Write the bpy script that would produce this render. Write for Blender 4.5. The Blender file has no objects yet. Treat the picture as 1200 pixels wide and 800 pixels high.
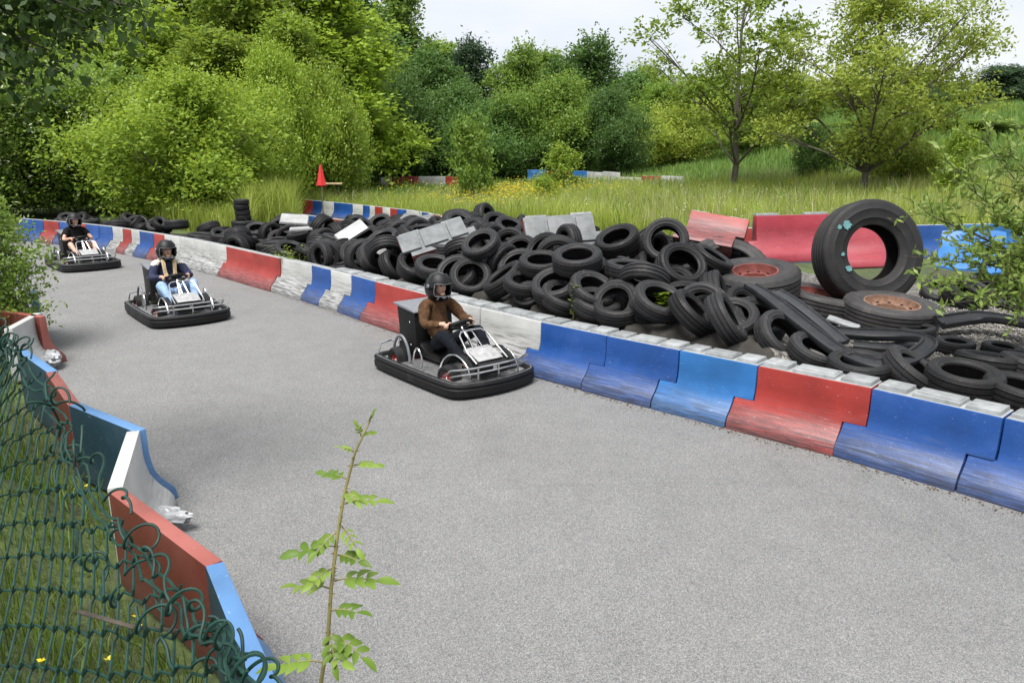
import bpy, bmesh, math, random
import numpy as np
from mathutils import Vector, Matrix, noise as mnoise

random.seed(7)
R = math.radians
S = bpy.context.scene
C = S.collection

# ------------------------------------------------------------------ camera
FPX, HCAM = 890.0, 2.5
PITCH = math.atan(225.0 / FPX)
cam_d = bpy.data.cameras.new('camera')
cam = bpy.data.objects.new('camera', cam_d); C.objects.link(cam)
cam.location = (0, 0, HCAM); cam.rotation_euler = (math.pi / 2 - PITCH, 0, 0)
cam_d.sensor_width = 36; cam_d.lens = FPX / 1200 * 36
cam_d.clip_start = 0.05; cam_d.clip_end = 1500
S.camera = cam

# ------------------------------------------------------------------ world
W = bpy.data.worlds.new('World'); S.world = W; W.use_nodes = True
nt = W.node_tree; nt.nodes.clear()
SUN_EL, SUN_AZ = R(66), R(205)           # azimuth clockwise from +Y
sky = nt.nodes.new('ShaderNodeTexSky'); sky.sky_type = 'NISHITA'; sky.sun_disc = False
sky.sun_elevation = SUN_EL; sky.sun_rotation = SUN_AZ
sky.air_density = 1.0; sky.dust_density = 2.0; sky.ozone_density = 1.0
hs = nt.nodes.new('ShaderNodeHueSaturation'); hs.inputs['Saturation'].default_value = 0.3
tc = nt.nodes.new('ShaderNodeTexCoord')
mp = nt.nodes.new('ShaderNodeMapping'); mp.inputs['Scale'].default_value = (1, 1, 2.6)
nz = nt.nodes.new('ShaderNodeTexNoise'); nz.inputs['Scale'].default_value = 2.2; nz.inputs['Detail'].default_value = 5
cr = nt.nodes.new('ShaderNodeValToRGB')
cr.color_ramp.elements[0].position = .3; cr.color_ramp.elements[0].color = (5.6, 6.1, 6.9, 1)
cr.color_ramp.elements[1].position = .7; cr.color_ramp.elements[1].color = (8.3, 8.5, 8.8, 1)
mx = nt.nodes.new('ShaderNodeMix'); mx.data_type = 'RGBA'; mx.inputs[0].default_value = .93
bg = nt.nodes.new('ShaderNodeBackground'); bg.inputs['Strength'].default_value = 0.056
wo = nt.nodes.new('ShaderNodeOutputWorld')
L = nt.links.new
L(tc.outputs['Generated'], mp.inputs[0]); L(mp.outputs[0], nz.inputs['Vector']); L(nz.outputs['Fac'], cr.inputs[0])
L(sky.outputs[0], hs.inputs['Color']); L(hs.outputs[0], mx.inputs[6]); L(cr.outputs[0], mx.inputs[7])
L(mx.outputs[2], bg.inputs['Color']); L(bg.outputs[0], wo.inputs['Surface'])

sl = bpy.data.lights.new('sun', 'SUN'); sl.energy = 2.7; sl.angle = R(30); sl.color = (1, .975, .94)
so = bpy.data.objects.new('sun', sl); C.objects.link(so)
sd = Vector((math.sin(SUN_AZ) * math.cos(SUN_EL), math.cos(SUN_AZ) * math.cos(SUN_EL), math.sin(SUN_EL)))
so.rotation_euler = sd.to_track_quat('Z', 'Y').to_euler(); so.location = sd * 60

vs = S.view_settings
vs.view_transform = 'Standard'; vs.look = 'None'; vs.gamma = 1; vs.exposure = 1.25; vs.use_curve_mapping = False
S.render.engine = 'CYCLES'
S.cycles.max_bounces = 6; S.cycles.diffuse_bounces = 3; S.cycles.transmission_bounces = 4; S.cycles.transparent_max_bounces = 6

# ------------------------------------------------------------------ layout helpers (picture position + a known height or distance -> a place)
cP, sP = math.cos(PITCH), math.sin(PITCH)
def ray(x, y):
    a = (x - 600) / FPX; b = (400 - y) / FPX
    return Vector((a, cP + b * sP, -sP + b * cP))
def gp(x, y, z=0.0):
    r = ray(x, y); t = (z - HCAM) / r.z
    return Vector((r.x * t, r.y * t, z))
def ga(x, y, Y):                       # point at forward distance Y
    r = ray(x, y); t = Y / r.y
    return Vector((0, 0, HCAM)) + r * t

# ------------------------------------------------------------------ object helpers
def tag(o, label=None, cat=None, group=None, kind=None):
    if label: o['label'] = label
    if cat: o['category'] = cat
    if group: o['group'] = group
    if kind: o['kind'] = kind
    return o
def empty(name, loc=(0, 0, 0), rz=0.0, label=None, cat=None, group=None):
    o = bpy.data.objects.new(name, None); C.objects.link(o); o.location = loc; o.rotation_euler = (0, 0, rz)
    o.empty_display_size = .1
    return tag(o, label, cat, group)
def link(name, me, mats, parent=None):
    if not isinstance(mats, (list, tuple)): mats = [mats]
    for m in mats:
        if len(me.materials) < len(mats): me.materials.append(m)
    o = bpy.data.objects.new(name, me); C.objects.link(o)
    if parent: o.parent = parent
    return o
def copy_tree(o, parent=None):
    c = o.copy(); C.objects.link(c); c.parent = parent
    for ch in list(o.children): copy_tree(ch, c)
    return c
def np_mesh(name, V, Fq, tint=None, smooth=False):
    V = np.asarray(V, dtype=np.float32); Fq = np.asarray(Fq, dtype=np.int32); k = Fq.shape[1]
    me = bpy.data.meshes.new(name)
    me.vertices.add(len(V)); me.vertices.foreach_set('co', V.ravel())
    me.loops.add(Fq.size); me.loops.foreach_set('vertex_index', Fq.ravel())
    me.polygons.add(len(Fq)); me.polygons.foreach_set('loop_start', np.arange(0, Fq.size, k, dtype=np.int32))
    if smooth: me.polygons.foreach_set('use_smooth', np.ones(len(Fq), dtype=bool))
    me.update(calc_edges=True)
    if tint is not None:
        a = me.attributes.new('tint', 'FLOAT', 'FACE'); a.data.foreach_set('value', np.asarray(tint, dtype=np.float32))
    return me

class MB:
    def __init__(s): s.v = []; s.f = []; s.m = []
    def add(s, V, Fs, m=0, M=None):
        o = len(s.v)
        for p in V:
            p = Vector(p)
            s.v.append(tuple(M @ p if M else p))
        for f in Fs: s.f.append([i + o for i in f]); s.m.append(m)
    def box(s, c, d, m=0, M=None, taper=1.0):
        x, y, z = [q / 2 for q in d]; cx, cy, cz = c; t = taper
        V = [(cx - x, cy - y, cz - z), (cx + x, cy - y, cz - z), (cx + x, cy + y, cz - z), (cx - x, cy + y, cz - z),
             (cx - x * t, cy - y * t, cz + z), (cx + x * t, cy - y * t, cz + z), (cx + x * t, cy + y * t, cz + z), (cx - x * t, cy + y * t, cz + z)]
        s.add(V, [(0, 3, 2, 1), (4, 5, 6, 7), (0, 1, 5, 4), (1, 2, 6, 5), (2, 3, 7, 6), (3, 0, 4, 7)], m, M)
    def prism(s, poly, a, b, axis='x', m=0, M=None):
        n = len(poly); V = []
        for q in (a, b):
            for (u, w) in poly:
                V.append((q, u, w) if axis == 'x' else (u, q, w) if axis == 'y' else (u, w, q))
        F = [tuple(range(n))[::-1], tuple(range(n, 2 * n))]
        for i in range(n):
            j = (i + 1) % n; F.append((i, j, n + j, n + i))
        s.add(V, F, m, M)
    def tube(s, pts, r, seg=6, m=0, closed=False, cap=True):
        pts = [Vector(p) for p in pts]; n = len(pts)
        rr = r if isinstance(r, (list, tuple)) else [r] * n
        up = Vector((0, 0, 1)); V = []; prev = None
        for i, p in enumerate(pts):
            if closed: t = pts[(i + 1) % n] - pts[i - 1]
            else: t = pts[min(i + 1, n - 1)] - pts[max(i - 1, 0)]
            if t.length < 1e-9: t = Vector((0, 0, 1))
            t.normalize()
            if prev is None:
                a = t.cross(up)
                if a.length < .05: a = t.cross(Vector((1, 0, 0)))
            else:
                a = prev - t * prev.dot(t)
                if a.length < 1e-4: a = t.cross(up)
            a.normalize(); prev = a; b = t.cross(a)
            for k in range(seg):
                th = 2 * math.pi * k / seg
                V.append(p + (a * math.cos(th) + b * math.sin(th)) * rr[i])
        F = []
        for i in range(n if closed else n - 1):
            j = (i + 1) % n
            for k in range(seg):
                l = (k + 1) % seg; F.append((i * seg + k, i * seg + l, j * seg + l, j * seg + k))
        if cap and not closed:
            F.append(tuple(range(seg))[::-1]); F.append(tuple((n - 1) * seg + k for k in range(seg)))
        s.add(V, F, m)
    def lathe(s, prof, seg=24, m=0, M=None, closed=False, rmod=None):
        n = len(prof); V = []
        for k in range(seg):
            th = 2 * math.pi * k / seg; c, sn = math.cos(th), math.sin(th)
            for i, (r, z) in enumerate(prof):
                q = r if rmod is None else rmod(r, z, i, k)
                V.append((q * c, q * sn, z))
        F = []
        for k in range(seg):
            l = (k + 1) % seg
            for i in range(n if closed else n - 1):
                j = (i + 1) % n; F.append((k * n + i, l * n + i, l * n + j, k * n + j))
        s.add(V, F, m, M)
    def ell(s, c, r, nu=12, nv=8, m=0, M=None):
        prof = [(max(1e-4, math.sin(math.pi * i / nv)), -math.cos(math.pi * i / nv)) for i in range(nv + 1)]
        T = Matrix.Translation(c) @ Matrix.Diagonal((r[0], r[1], r[2], 1))
        s.lathe(prof, nu, m, (M @ T) if M else T)
    def mesh(s, name, smooth=35, bevel=0, fix=True):
        me = bpy.data.meshes.new(name); me.from_pydata(s.v, [], s.f)
        for p, m in zip(me.polygons, s.m): p.material_index = m
        if fix or bevel:
            bm = bmesh.new(); bm.from_mesh(me)
            if bevel:
                bmesh.ops.remove_doubles(bm, verts=bm.verts, dist=1e-5)
            bmesh.ops.recalc_face_normals(bm, faces=bm.faces)
            if bevel:
                ed = [e for e in bm.edges if len(e.link_faces) == 2 and e.calc_face_angle(0) > .6]
                bmesh.ops.bevel(bm, geom=ed, offset=bevel, segments=2, affect='EDGES', profile=.6, clamp_overlap=True)
            bm.to_mesh(me); bm.free()
        if smooth:
            me.polygons.foreach_set('use_smooth', np.ones(len(me.polygons), dtype=bool))
            me.set_sharp_from_angle(angle=R(smooth))
        me.update(); return me
    def build(s, name, mats, parent=None, smooth=35, bevel=0):
        return link(name, s.mesh(name, smooth, bevel), mats, parent)

# ------------------------------------------------------------------ materials
def mat(name):
    m = bpy.data.materials.new(name); m.use_nodes = True
    N = m.node_tree; b = N.nodes['Principled BSDF']
    return m, N, b, (lambda t: N.nodes.new(t)), N.links.new
def ramp(N, pts):
    r = N.nodes.new('ShaderNodeValToRGB'); e = r.color_ramp.elements
    while len(e) < len(pts): e.new(.5)
    for q, (p, c) in zip(e, pts): q.position = p; q.color = (*c, 1) if len(c) == 3 else c
    return r
def noise(N, scale, detail=4, rough=.55, coord='Object', vec=None, stretch=None):
    t = N.nodes.new('ShaderNodeTexNoise'); t.inputs['Scale'].default_value = scale
    t.inputs['Detail'].default_value = detail; t.inputs['Roughness'].default_value = rough
    c = N.nodes.new('ShaderNodeTexCoord'); src = c.outputs[coord]
    if stretch:
        mm = N.nodes.new('ShaderNodeMapping'); mm.inputs['Scale'].default_value = stretch
        N.links.new(src, mm.inputs[0]); src = mm.outputs[0]
    N.links.new(src, t.inputs['Vector']); return t
def bumpn(N, b, h, strength=.3, dist=.01):
    q = N.nodes.new('ShaderNodeBump'); q.inputs['Strength'].default_value = strength; q.inputs['Distance'].default_value = dist
    N.links.new(h, q.inputs['Height']); N.links.new(q.outputs[0], b.inputs['Normal'])
def simple(name, col, rough=.6, metal=0.0, var=.25, nscale=18, bump=0.0, orand=0.0, spec=.5):
    m, N, b, n, l = mat(name)
    t = noise(N, nscale, 5)
    lo = tuple(c * (1 - var) for c in col); hi = tuple(min(1, c * (1 + var)) for c in col)
    r = ramp(N, [(.3, lo), (.7, hi)]); l(t.outputs['Fac'], r.inputs[0])
    out = r.outputs[0]
    if orand:
        oi = n('ShaderNodeObjectInfo'); h = n('ShaderNodeHueSaturation')
        mr = n('ShaderNodeMapRange'); mr.inputs['To Min'].default_value = 1 - orand; mr.inputs['To Max'].default_value = 1 + orand
        l(oi.outputs['Random'], mr.inputs['Value']); l(mr.outputs[0], h.inputs['Value']); l(out, h.inputs['Color']); out = h.outputs[0]
    l(out, b.inputs['Base Color']); b.inputs['Roughness'].default_value = rough; b.inputs['Metallic'].default_value = metal
    b.inputs['Specular IOR Level'].default_value = spec
    if bump: bumpn(N, b, t.outputs['Fac'], bump)
    return m

def asphalt_mat():
    m, N, b, n, l = mat('asphalt')
    big = noise(N, .35, 4); mid = noise(N, 3.0, 4)
    fine = noise(N, 95, 3, .7)
    v = n('ShaderNodeTexVoronoi'); v.inputs['Scale'].default_value = 185; c = n('ShaderNodeTexCoord'); l(c.outputs['Object'], v.inputs['Vector'])
    bw = n('ShaderNodeRGBToBW'); l(v.outputs['Color'], bw.inputs[0])
    r1 = ramp(N, [(.32, (.172, .171, .169)), (.7, (.200, .199, .196))]); l(big.outputs['Fac'], r1.inputs[0])
    r3 = ramp(N, [(.3, (.94, .94, .94)), (.7, (1.05, 1.05, 1.05))]); l(mid.outputs['Fac'], r3.inputs[0])
    r2 = ramp(N, [(.10, (.50, .50, .51)), (.42, (.90, .90, .90)), (.62, (1.04, 1.04, 1.03)), (.9, (1.55, 1.54, 1.50))]); l(bw.outputs[0], r2.inputs[0])
    m1 = n('ShaderNodeMix'); m1.data_type = 'RGBA'; m1.blend_type = 'MULTIPLY'; m1.inputs[0].default_value = 1
    m2 = n('ShaderNodeMix'); m2.data_type = 'RGBA'; m2.blend_type = 'MULTIPLY'; m2.inputs[0].default_value = 1
    l(r1.outputs[0], m1.inputs[6]); l(r3.outputs[0], m1.inputs[7]); l(m1.outputs[2], m2.inputs[6]); l(r2.outputs[0], m2.inputs[7])
    stn = noise(N, .8, 6, .6, stretch=(1.0, .35, 1)); r4 = ramp(N, [(.50, (1, 1, 1)), (.62, (.94, .94, .94)), (.66, (1, 1, 1))]); l(stn.outputs['Fac'], r4.inputs[0])
    vc = n('ShaderNodeTexVoronoi'); vc.feature = 'DISTANCE_TO_EDGE'; vc.inputs['Scale'].default_value = .42; wn = noise(N, 2.2, 5); mv = n('ShaderNodeMix'); mv.data_type = 'RGBA'; mv.inputs[0].default_value = .25
    l(c.outputs['Object'], mv.inputs[6]); l(wn.outputs['Color'], mv.inputs[7]); l(mv.outputs[2], vc.inputs['Vector'])
    r5 = ramp(N, [(.0, (.62, .62, .62)), (.004, (1, 1, 1))]); l(vc.outputs['Distance'], r5.inputs[0])
    m3 = n('ShaderNodeMix'); m3.data_type = 'RGBA'; m3.blend_type = 'MULTIPLY'; m3.inputs[0].default_value = 1; l(m2.outputs[2], m3.inputs[6]); l(r4.outputs[0], m3.inputs[7])
    m4 = n('ShaderNodeMix'); m4.data_type = 'RGBA'; m4.blend_type = 'MULTIPLY'; m4.inputs[0].default_value = .25; l(m3.outputs[2], m4.inputs[6]); l(r5.outputs[0], m4.inputs[7])
    l(m4.outputs[2], b.inputs['Base Color']); b.inputs['Roughness'].default_value = .85
    b.inputs['Specular IOR Level'].default_value = .3
    ad = n('ShaderNodeMath'); ad.operation = 'ADD'; l(v.outputs['Distance'], ad.inputs[0]); l(fine.outputs['Fac'], ad.inputs[1])
    bumpn(N, b, ad.outputs[0], .6, .006)
    return m
def ground_mat():
    m, N, b, n, l = mat('earth')
    a = noise(N, 1.2, 6); f = noise(N, 14, 5)
    r = ramp(N, [(.3, (.05, .042, .028)), (.5, (.055, .075, .022)), (.75, (.09, .13, .03))]); l(a.outputs['Fac'], r.inputs[0])
    r2 = ramp(N, [(.3, (.6, .6, .6)), (.7, (1.25, 1.25, 1.2))]); l(f.outputs['Fac'], r2.inputs[0])
    mm = n('ShaderNodeMix'); mm.data_type = 'RGBA'; mm.blend_type = 'MULTIPLY'; mm.inputs[0].default_value = 1
    l(r.outputs[0], mm.inputs[6]); l(r2.outputs[0], mm.inputs[7]); l(mm.outputs[2], b.inputs['Base Color']); b.inputs['Roughness'].default_value = .95
    bumpn(N, b, f.outputs['Fac'], .6, .05); return m
def gravel_mat():
    m, N, b, n, l = mat('gravel_bed')
    v = n('ShaderNodeTexVoronoi'); v.inputs['Scale'].default_value = 34; c = n('ShaderNodeTexCoord'); l(c.outputs['Object'], v.inputs['Vector'])
    bw = n('ShaderNodeRGBToBW'); l(v.outputs['Color'], bw.inputs[0])
    r = ramp(N, [(.1, (.03, .028, .025)), (.6, (.12, .11, .1)), (.95, (.3, .28, .25))]); l(bw.outputs[0], r.inputs[0])
    l(r.outputs[0], b.inputs['Base Color']); b.inputs['Roughness'].default_value = .9
    bumpn(N, b, v.outputs['Distance'], .8, .03); return m
def leaf_mat(name, a, bcol, trans=.45, orand=.16, gloss=.5, vein=None):
    m, N, b, n, l = mat(name)
    at = n('ShaderNodeAttribute'); at.attribute_name = 'tint'
    r = ramp(N, [(0, a), (1, bcol)] if not vein else [(0, a), (.88, bcol), (.93, vein), (1, vein)]); l(at.outputs['Fac'], r.inputs[0])
    oi = n('ShaderNodeObjectInfo'); mr = n('ShaderNodeMapRange'); mr.inputs['To Min'].default_value = 1 - orand; mr.inputs['To Max'].default_value = 1 + orand
    h = n('ShaderNodeHueSaturation'); l(oi.outputs['Random'], mr.inputs['Value']); l(mr.outputs[0], h.inputs['Value']); l(r.outputs[0], h.inputs['Color'])
    l(h.outputs[0], b.inputs['Base Color']); b.inputs['Roughness'].default_value = gloss; b.inputs['Specular IOR Level'].default_value = .35
    tr = n('ShaderNodeBsdfTranslucent'); h2 = n('ShaderNodeHueSaturation'); h2.inputs['Value'].default_value = 1.25; h2.inputs['Hue'].default_value = .485
    l(h.outputs[0], h2.inputs['Color']); l(h2.outputs[0], tr.inputs['Color'])
    ms = n('ShaderNodeMixShader'); ms.inputs[0].default_value = trans
    l(b.outputs[0], ms.inputs[1]); l(tr.outputs[0], ms.inputs[2]); l(ms.outputs[0], N.nodes['Material Output'].inputs['Surface'])
    return m
def paint_mat(name, col, scuff=1.0, reach=.42, marks=1.5):
    """barrier paint: scraped and rubber-marked along the foot, chipped and dusty above"""
    m, N, b, n, l = mat(name)
    c = n('ShaderNodeTexCoord'); sx = n('ShaderNodeSeparateXYZ'); l(c.outputs['Object'], sx.inputs[0])
    oi = n('ShaderNodeObjectInfo'); off = n('ShaderNodeVectorMath'); off.operation = 'MULTIPLY_ADD'
    cmb = n('ShaderNodeCombineXYZ')
    for i in range(3): l(oi.outputs['Random'], cmb.inputs[i])
    off.inputs[1].default_value = (37, 37, 37); l(cmb.outputs[0], off.inputs[0]); l(c.outputs['Object'], off.inputs[2])
    def nz_(scale, st, det=6, rough=.65):
        mm = n('ShaderNodeMapping'); mm.inputs['Scale'].default_value = st; l(off.outputs[0], mm.inputs[0])
        t = n('ShaderNodeTexNoise'); t.inputs['Scale'].default_value = scale; t.inputs['Detail'].default_value = det; t.inputs['Roughness'].default_value = rough
        l(mm.outputs[0], t.inputs['Vector']); return t
    str_ = nz_(5, (.4, 1.5, 8), 9, .72); blot = nz_(5, (1, 1, 1)); fine = nz_(40, (.5, 1, 2)); big = nz_(1.6, (1, 1, 1), 3)
    # height mask (foot is where karts rub)
    mh = n('ShaderNodeMapRange'); mh.inputs['From Min'].default_value = reach; mh.inputs['From Max'].default_value = .10; l(sx.outputs['Z'], mh.inputs['Value'])
    ad = n('ShaderNodeMath'); ad.operation = 'MULTIPLY_ADD'; l(str_.outputs['Fac'], ad.inputs[0]); ad.inputs[1].default_value = marks; l(mh.outputs[0], ad.inputs[2])
    md = n('ShaderNodeMapRange'); md.inputs['From Min'].default_value = 1.25; md.inputs['From Max'].default_value = 1.85; md.inputs['To Max'].default_value = .92 * scuff; l(ad.outputs[0], md.inputs['Value'])
    pale = tuple(q * .45 + .12 for q in col); scr = nz_(14, (.25, 1, 5), 6, .7)
    rb = ramp(N, [(.43, (.04, .04, .042)), (.54, tuple(q * .5 + .05 for q in col)), (.66, pale)]); l(scr.outputs['Fac'], rb.inputs[0])
    # paint itself: faded and stained
    rp = ramp(N, [(.28, tuple(q * .72 for q in col)), (.52, col), (.8, tuple(min(.85, q * 1.18 + .02) for q in col))]); l(big.outputs['Fac'], rp.inputs[0])
    m1 = n('ShaderNodeMix'); m1.data_type = 'RGBA'; l(md.outputs[0], m1.inputs[0]); l(rp.outputs[0], m1.inputs[6]); l(rb.outputs[0], m1.inputs[7])
    # pale scratches
    rc = ramp(N, [(.64, (0, 0, 0)), (.70, (1, 1, 1))]); l(fine.outputs['Fac'], rc.inputs[0])
    mq = n('ShaderNodeMath'); mq.operation = 'MULTIPLY'; l(rc.outputs[0], mq.inputs[0]); mq.inputs[1].default_value = .32
    m2 = n('ShaderNodeMix'); m2.data_type = 'RGBA'; l(mq.outputs[0], m2.inputs[0]); l(m1.outputs[2], m2.inputs[6]); m2.inputs[7].default_value = (.5, .5, .49, 1)
    l(m2.outputs[2], b.inputs['Base Color']); b.inputs['Roughness'].default_value = .48
    bumpn(N, b, blot.outputs['Fac'], .35, .012)
    return m
def rubber_mat(name, col=(.0085, .0085, .009), dust=.5, tread=True):
    m, N, b, n, l = mat(name)
    t = noise(N, 5, 6, .7); oi = n('ShaderNodeObjectInfo')
    f = noise(N, 55, 3)
    r = ramp(N, [(.35, col), (.62, tuple(c * 1.6 for c in col)), (.78, (.062, .058, .052))]); l(t.outputs['Fac'], r.inputs[0])
    mr = n('ShaderNodeMapRange'); mr.inputs['To Min'].default_value = .6; mr.inputs['To Max'].default_value = 2.1
    h = n('ShaderNodeHueSaturation'); l(oi.outputs['Random'], mr.inputs['Value']); l(mr.outputs[0], h.inputs['Value']); l(r.outputs[0], h.inputs['Color'])
    l(h.outputs[0], b.inputs['Base Color']); b.inputs['Specular IOR Level'].default_value = .28
    rr = ramp(N, [(.3, (.42, .42, .42)), (.7, (.75, .75, .75))]); l(t.outputs['Fac'], rr.inputs[0]); l(rr.outputs[0], b.inputs['Roughness'])
    c = n('ShaderNodeTexCoord'); sp = n('ShaderNodeSeparateXYZ'); l(c.outputs['Object'], sp.inputs[0])
    def mth(op, a, b_=None):
        q = n('ShaderNodeMath'); q.operation = op
        for i, w in enumerate((a, b_)):
            if w is None: continue
            if isinstance(w, (int, float)): q.inputs[i].default_value = w
            else: l(w, q.inputs[i])
        return q.outputs[0]
    if tread:                                             # lateral tread cuts, a different pitch on each tyre
        fq = mth('ADD', 34, mth('FLOOR', mth('MULTIPLY', oi.outputs['Random'], 30)))
        za = mth('MULTIPLY', mth('ABSOLUTE', sp.outputs['Z']), mth('MULTIPLY', mth('SUBTRACT', oi.outputs['Random'], .3), 90))
        w = mth('SINE', mth('ADD', mth('MULTIPLY', mth('ARCTAN2', sp.outputs['Y'], sp.outputs['X']), fq), za))
        rad = mth('SQRT', mth('ADD', mth('MULTIPLY', sp.outputs['X'], sp.outputs['X']), mth('MULTIPLY', sp.outputs['Y'], sp.outputs['Y'])))
        cut = mth('MULTIPLY', mth('GREATER_THAN', w, .45), mth('GREATER_THAN', rad, .256))
        h_ = mth('SUBTRACT', mth('MULTIPLY', f.outputs['Fac'], .35), cut)
        bumpn(N, b, h_, .9, .008)
    else: bumpn(N, b, f.outputs['Fac'], .5, .006)
    return m
def bark_mat(name, a, c):
    m, N, b, n, l = mat(name)
    t = noise(N, 9, 6, .7, stretch=(1, 1, .25)); r = ramp(N, [(.3, a), (.7, c)]); l(t.outputs['Fac'], r.inputs[0]); l(r.outputs[0], b.inputs['Base Color'])
    b.inputs['Roughness'].default_value = .9; bumpn(N, b, t.outputs['Fac'], .7, .03); return m

M = {}
M['asphalt'] = asphalt_mat(); M['earth'] = ground_mat(); M['gravel'] = gravel_mat(); M['soil'] = simple('dark_soil', (.028, .025, .021), .95, var=.4, nscale=7, bump=.5)
M['blue'] = paint_mat('blue_paint', (.008, .058, .235), 1, .46, 1.55); M['lblue'] = paint_mat('light_blue_paint', (.018, .125, .35))
M['red'] = paint_mat('red_paint', (.29, .027, .021), 1, .48, 1.6); M['white'] = paint_mat('white_paint', (.46, .46, .445), 1.0, .66, 1.95)
M['maroon'] = paint_mat('maroon_plastic', (.30, .025, .04), .25)
M['back'] = simple('unpainted_back', (.26, .27, .27), .7, var=.35, nscale=7, bump=.2)
M['cap'] = simple('grey_cap', (.225, .235, .237), .7, var=.32, nscale=9, bump=.2, orand=.15)
M['darkblue'] = paint_mat('stained_shaded_blue_paint', (.012, .040, .062), .2); M['darkred'] = paint_mat('stained_shaded_red_paint', (.12, .028, .02), .2)  # zigzag barrier backs: stain plus the shade on them, put into the paint colour
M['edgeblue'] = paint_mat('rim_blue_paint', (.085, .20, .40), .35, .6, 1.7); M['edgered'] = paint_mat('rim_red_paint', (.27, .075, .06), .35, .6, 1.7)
M['edgewhite'] = paint_mat('rim_white_paint', (.44, .44, .425), .45, .55, 1.6)
M['tyre'] = rubber_mat('tyre_rubber'); M['tyre2'] = rubber_mat('dusty_tyre_rubber', (.018, .017, .017), tread=False)
M['rubber'] = rubber_mat('bumper_rubber', (.006, .006, .0065), tread=False); M['strip'] = rubber_mat('rubber_strip', (.016, .017, .019), tread=False)
M['rust'] = simple('rusty_rim', (.19, .105, .068), .8, var=.4, nscale=14, bump=.3)
M['redrim'] = simple('red_oxide_rim', (.17, .045, .035), .7, var=.35, nscale=12, bump=.2)
M['kartrim'] = simple('red_kart_rim', (.30, .03, .03), .4, var=.2)
M['chrome'] = simple('bright_steel', (.58, .58, .575), .22, 1.0, .15, 9)
M['tray'] = simple('scuffed_aluminium', (.42, .42, .42), .42, .8, .3, 16, .1)
M['blackp'] = simple('black_plastic', (.0065, .0065, .007), .5, var=.4, spec=.3)
M['greyp'] = simple('grey_plastic_lid', (.15, .155, .17), .45, var=.15)
M['whitep'] = simple('white_cowl', (.31, .31, .31), .32, var=.25)
M['helmet'] = simple('black_gloss_helmet', (.004, .004, .0045), .07, var=.2, spec=.45)
M['skin'] = simple('skin', (.50, .30, .22), .5, var=.1, nscale=30)
M['brown'] = simple('brown_cloth', (.075, .038, .018), .9, var=.4, nscale=22, bump=.5, spec=.2)
M['denimd'] = simple('black_denim', (.007, .008, .012), .9, var=.45, nscale=30, bump=.3, spec=.15)
M['denim'] = simple('pale_blue_denim', (.22, .33, .50), .85, var=.25, nscale=22, bump=.3)
M['navy'] = simple('navy_cloth', (.012, .016, .05), .85, var=.3, nscale=24, bump=.3)
M['cream'] = simple('cream_cloth', (.60, .56, .48), .9, var=.2, nscale=24, bump=.3)
M['blackc'] = simple('black_cotton', (.009, .009, .010), .9, var=.3, nscale=24, bump=.3, spec=.15)
M['hair'] = simple('blond_hair', (.60, .47, .27), .4, var=.45, nscale=60)
M['shoe'] = simple('brown_shoe', (.10, .055, .03), .7)
M['eye'] = simple('dark_eye', (.02, .015, .012), .2)
M['lip'] = simple('lip', (.38, .14, .12), .5)
M['bark'] = bark_mat('grey_bark', (.06, .05, .04), (.16, .14, .11)); M['barkd'] = bark_mat('dark_bark', (.025, .02, .016), (.08, .065, .05))
M['stem'] = simple('red_green_stem', (.17, .15, .05), .6, var=.4, nscale=12)
M['fence'] = simple('green_coated_wire', (.007, .034, .025), .6, spec=.3, var=.35, nscale=30)
M['stone'] = simple('pale_stone', (.27, .255, .23), .85, var=.4, nscale=9, orand=.3)
M['shell'] = simple('grey_moulding', (.135, .142, .145), .6, var=.25, nscale=7, bump=.2)
M['sheet'] = simple('white_plastic_sheet', (.29, .29, .285), .4, var=.2, nscale=5, bump=.2)
M['tarp'] = simple('grey_sheeting', (.13, .135, .135), .6, var=.3, nscale=6, bump=.3)
M['foil'] = simple('silver_wrap', (.36, .37, .38), .3, var=.35, nscale=14, bump=.6)
M['wood'] = simple('pale_timber', (.48, .36, .20), .8, var=.25, nscale=9)
M['flag'] = simple('red_flag_cloth', (.52, .02, .02), .7, var=.2)
M['teal'] = simple('teal_paint', (.10, .24, .25), .6)
# foliage
M['L_dark'] = leaf_mat('dark_leaves', (0.053, 0.120, 0.026), (0.131, 0.234, 0.050))
M['L_mid'] = leaf_mat('mid_green_leaves', (0.098, 0.180, 0.026), (0.215, 0.324, 0.050))
M['L_bright'] = leaf_mat('bright_leaves', (0.132, 0.213, 0.022), (0.282, 0.386, 0.046))
M['L_yellow'] = leaf_mat('yellow_green_leaves', (0.149, 0.243, 0.022), (0.314, 0.427, 0.050))
M['L_olive'] = leaf_mat('olive_leaves', (0.165, 0.232, 0.033), (0.341, 0.416, 0.066))
M['L_blue'] = leaf_mat('blue_green_leaves', (0.036, 0.078, 0.036), (0.084, 0.138, 0.066))
M['L_blossom'] = leaf_mat('leaves_with_blossom', (0.090, 0.168, 0.022), (0.216, 0.324, 0.050), vein=(.62, .62, .5))
M['L_over'] = leaf_mat('overhanging_leaves', (.016, .042, .007), (.065, .125, .018), .38)
M['L_willow'] = leaf_mat('narrow_pale_leaves', (.10, .17, .03), (.25, .33, .08))
M['L_rose'] = leaf_mat('rose_leaves', (0.101, 0.179, 0.020), (0.202, 0.296, 0.045), .35)
M['G_long'] = leaf_mat('long_grass_blades', (0.172, 0.237, 0.028), (0.391, 0.462, 0.094), .35, .05)
M['G_dark'] = leaf_mat('hill_grass_blades', (.09, .18, .03), (.21, .33, .075), .35, .05)
M['G_short'] = leaf_mat('verge_grass_blades', (.045, .095, .014), (.13, .20, .03), .3, .05)
M['F_yellow'] = leaf_mat('yellow_petals', (.55, .40, .01), (.75, .60, .02), .2, .05)
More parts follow.
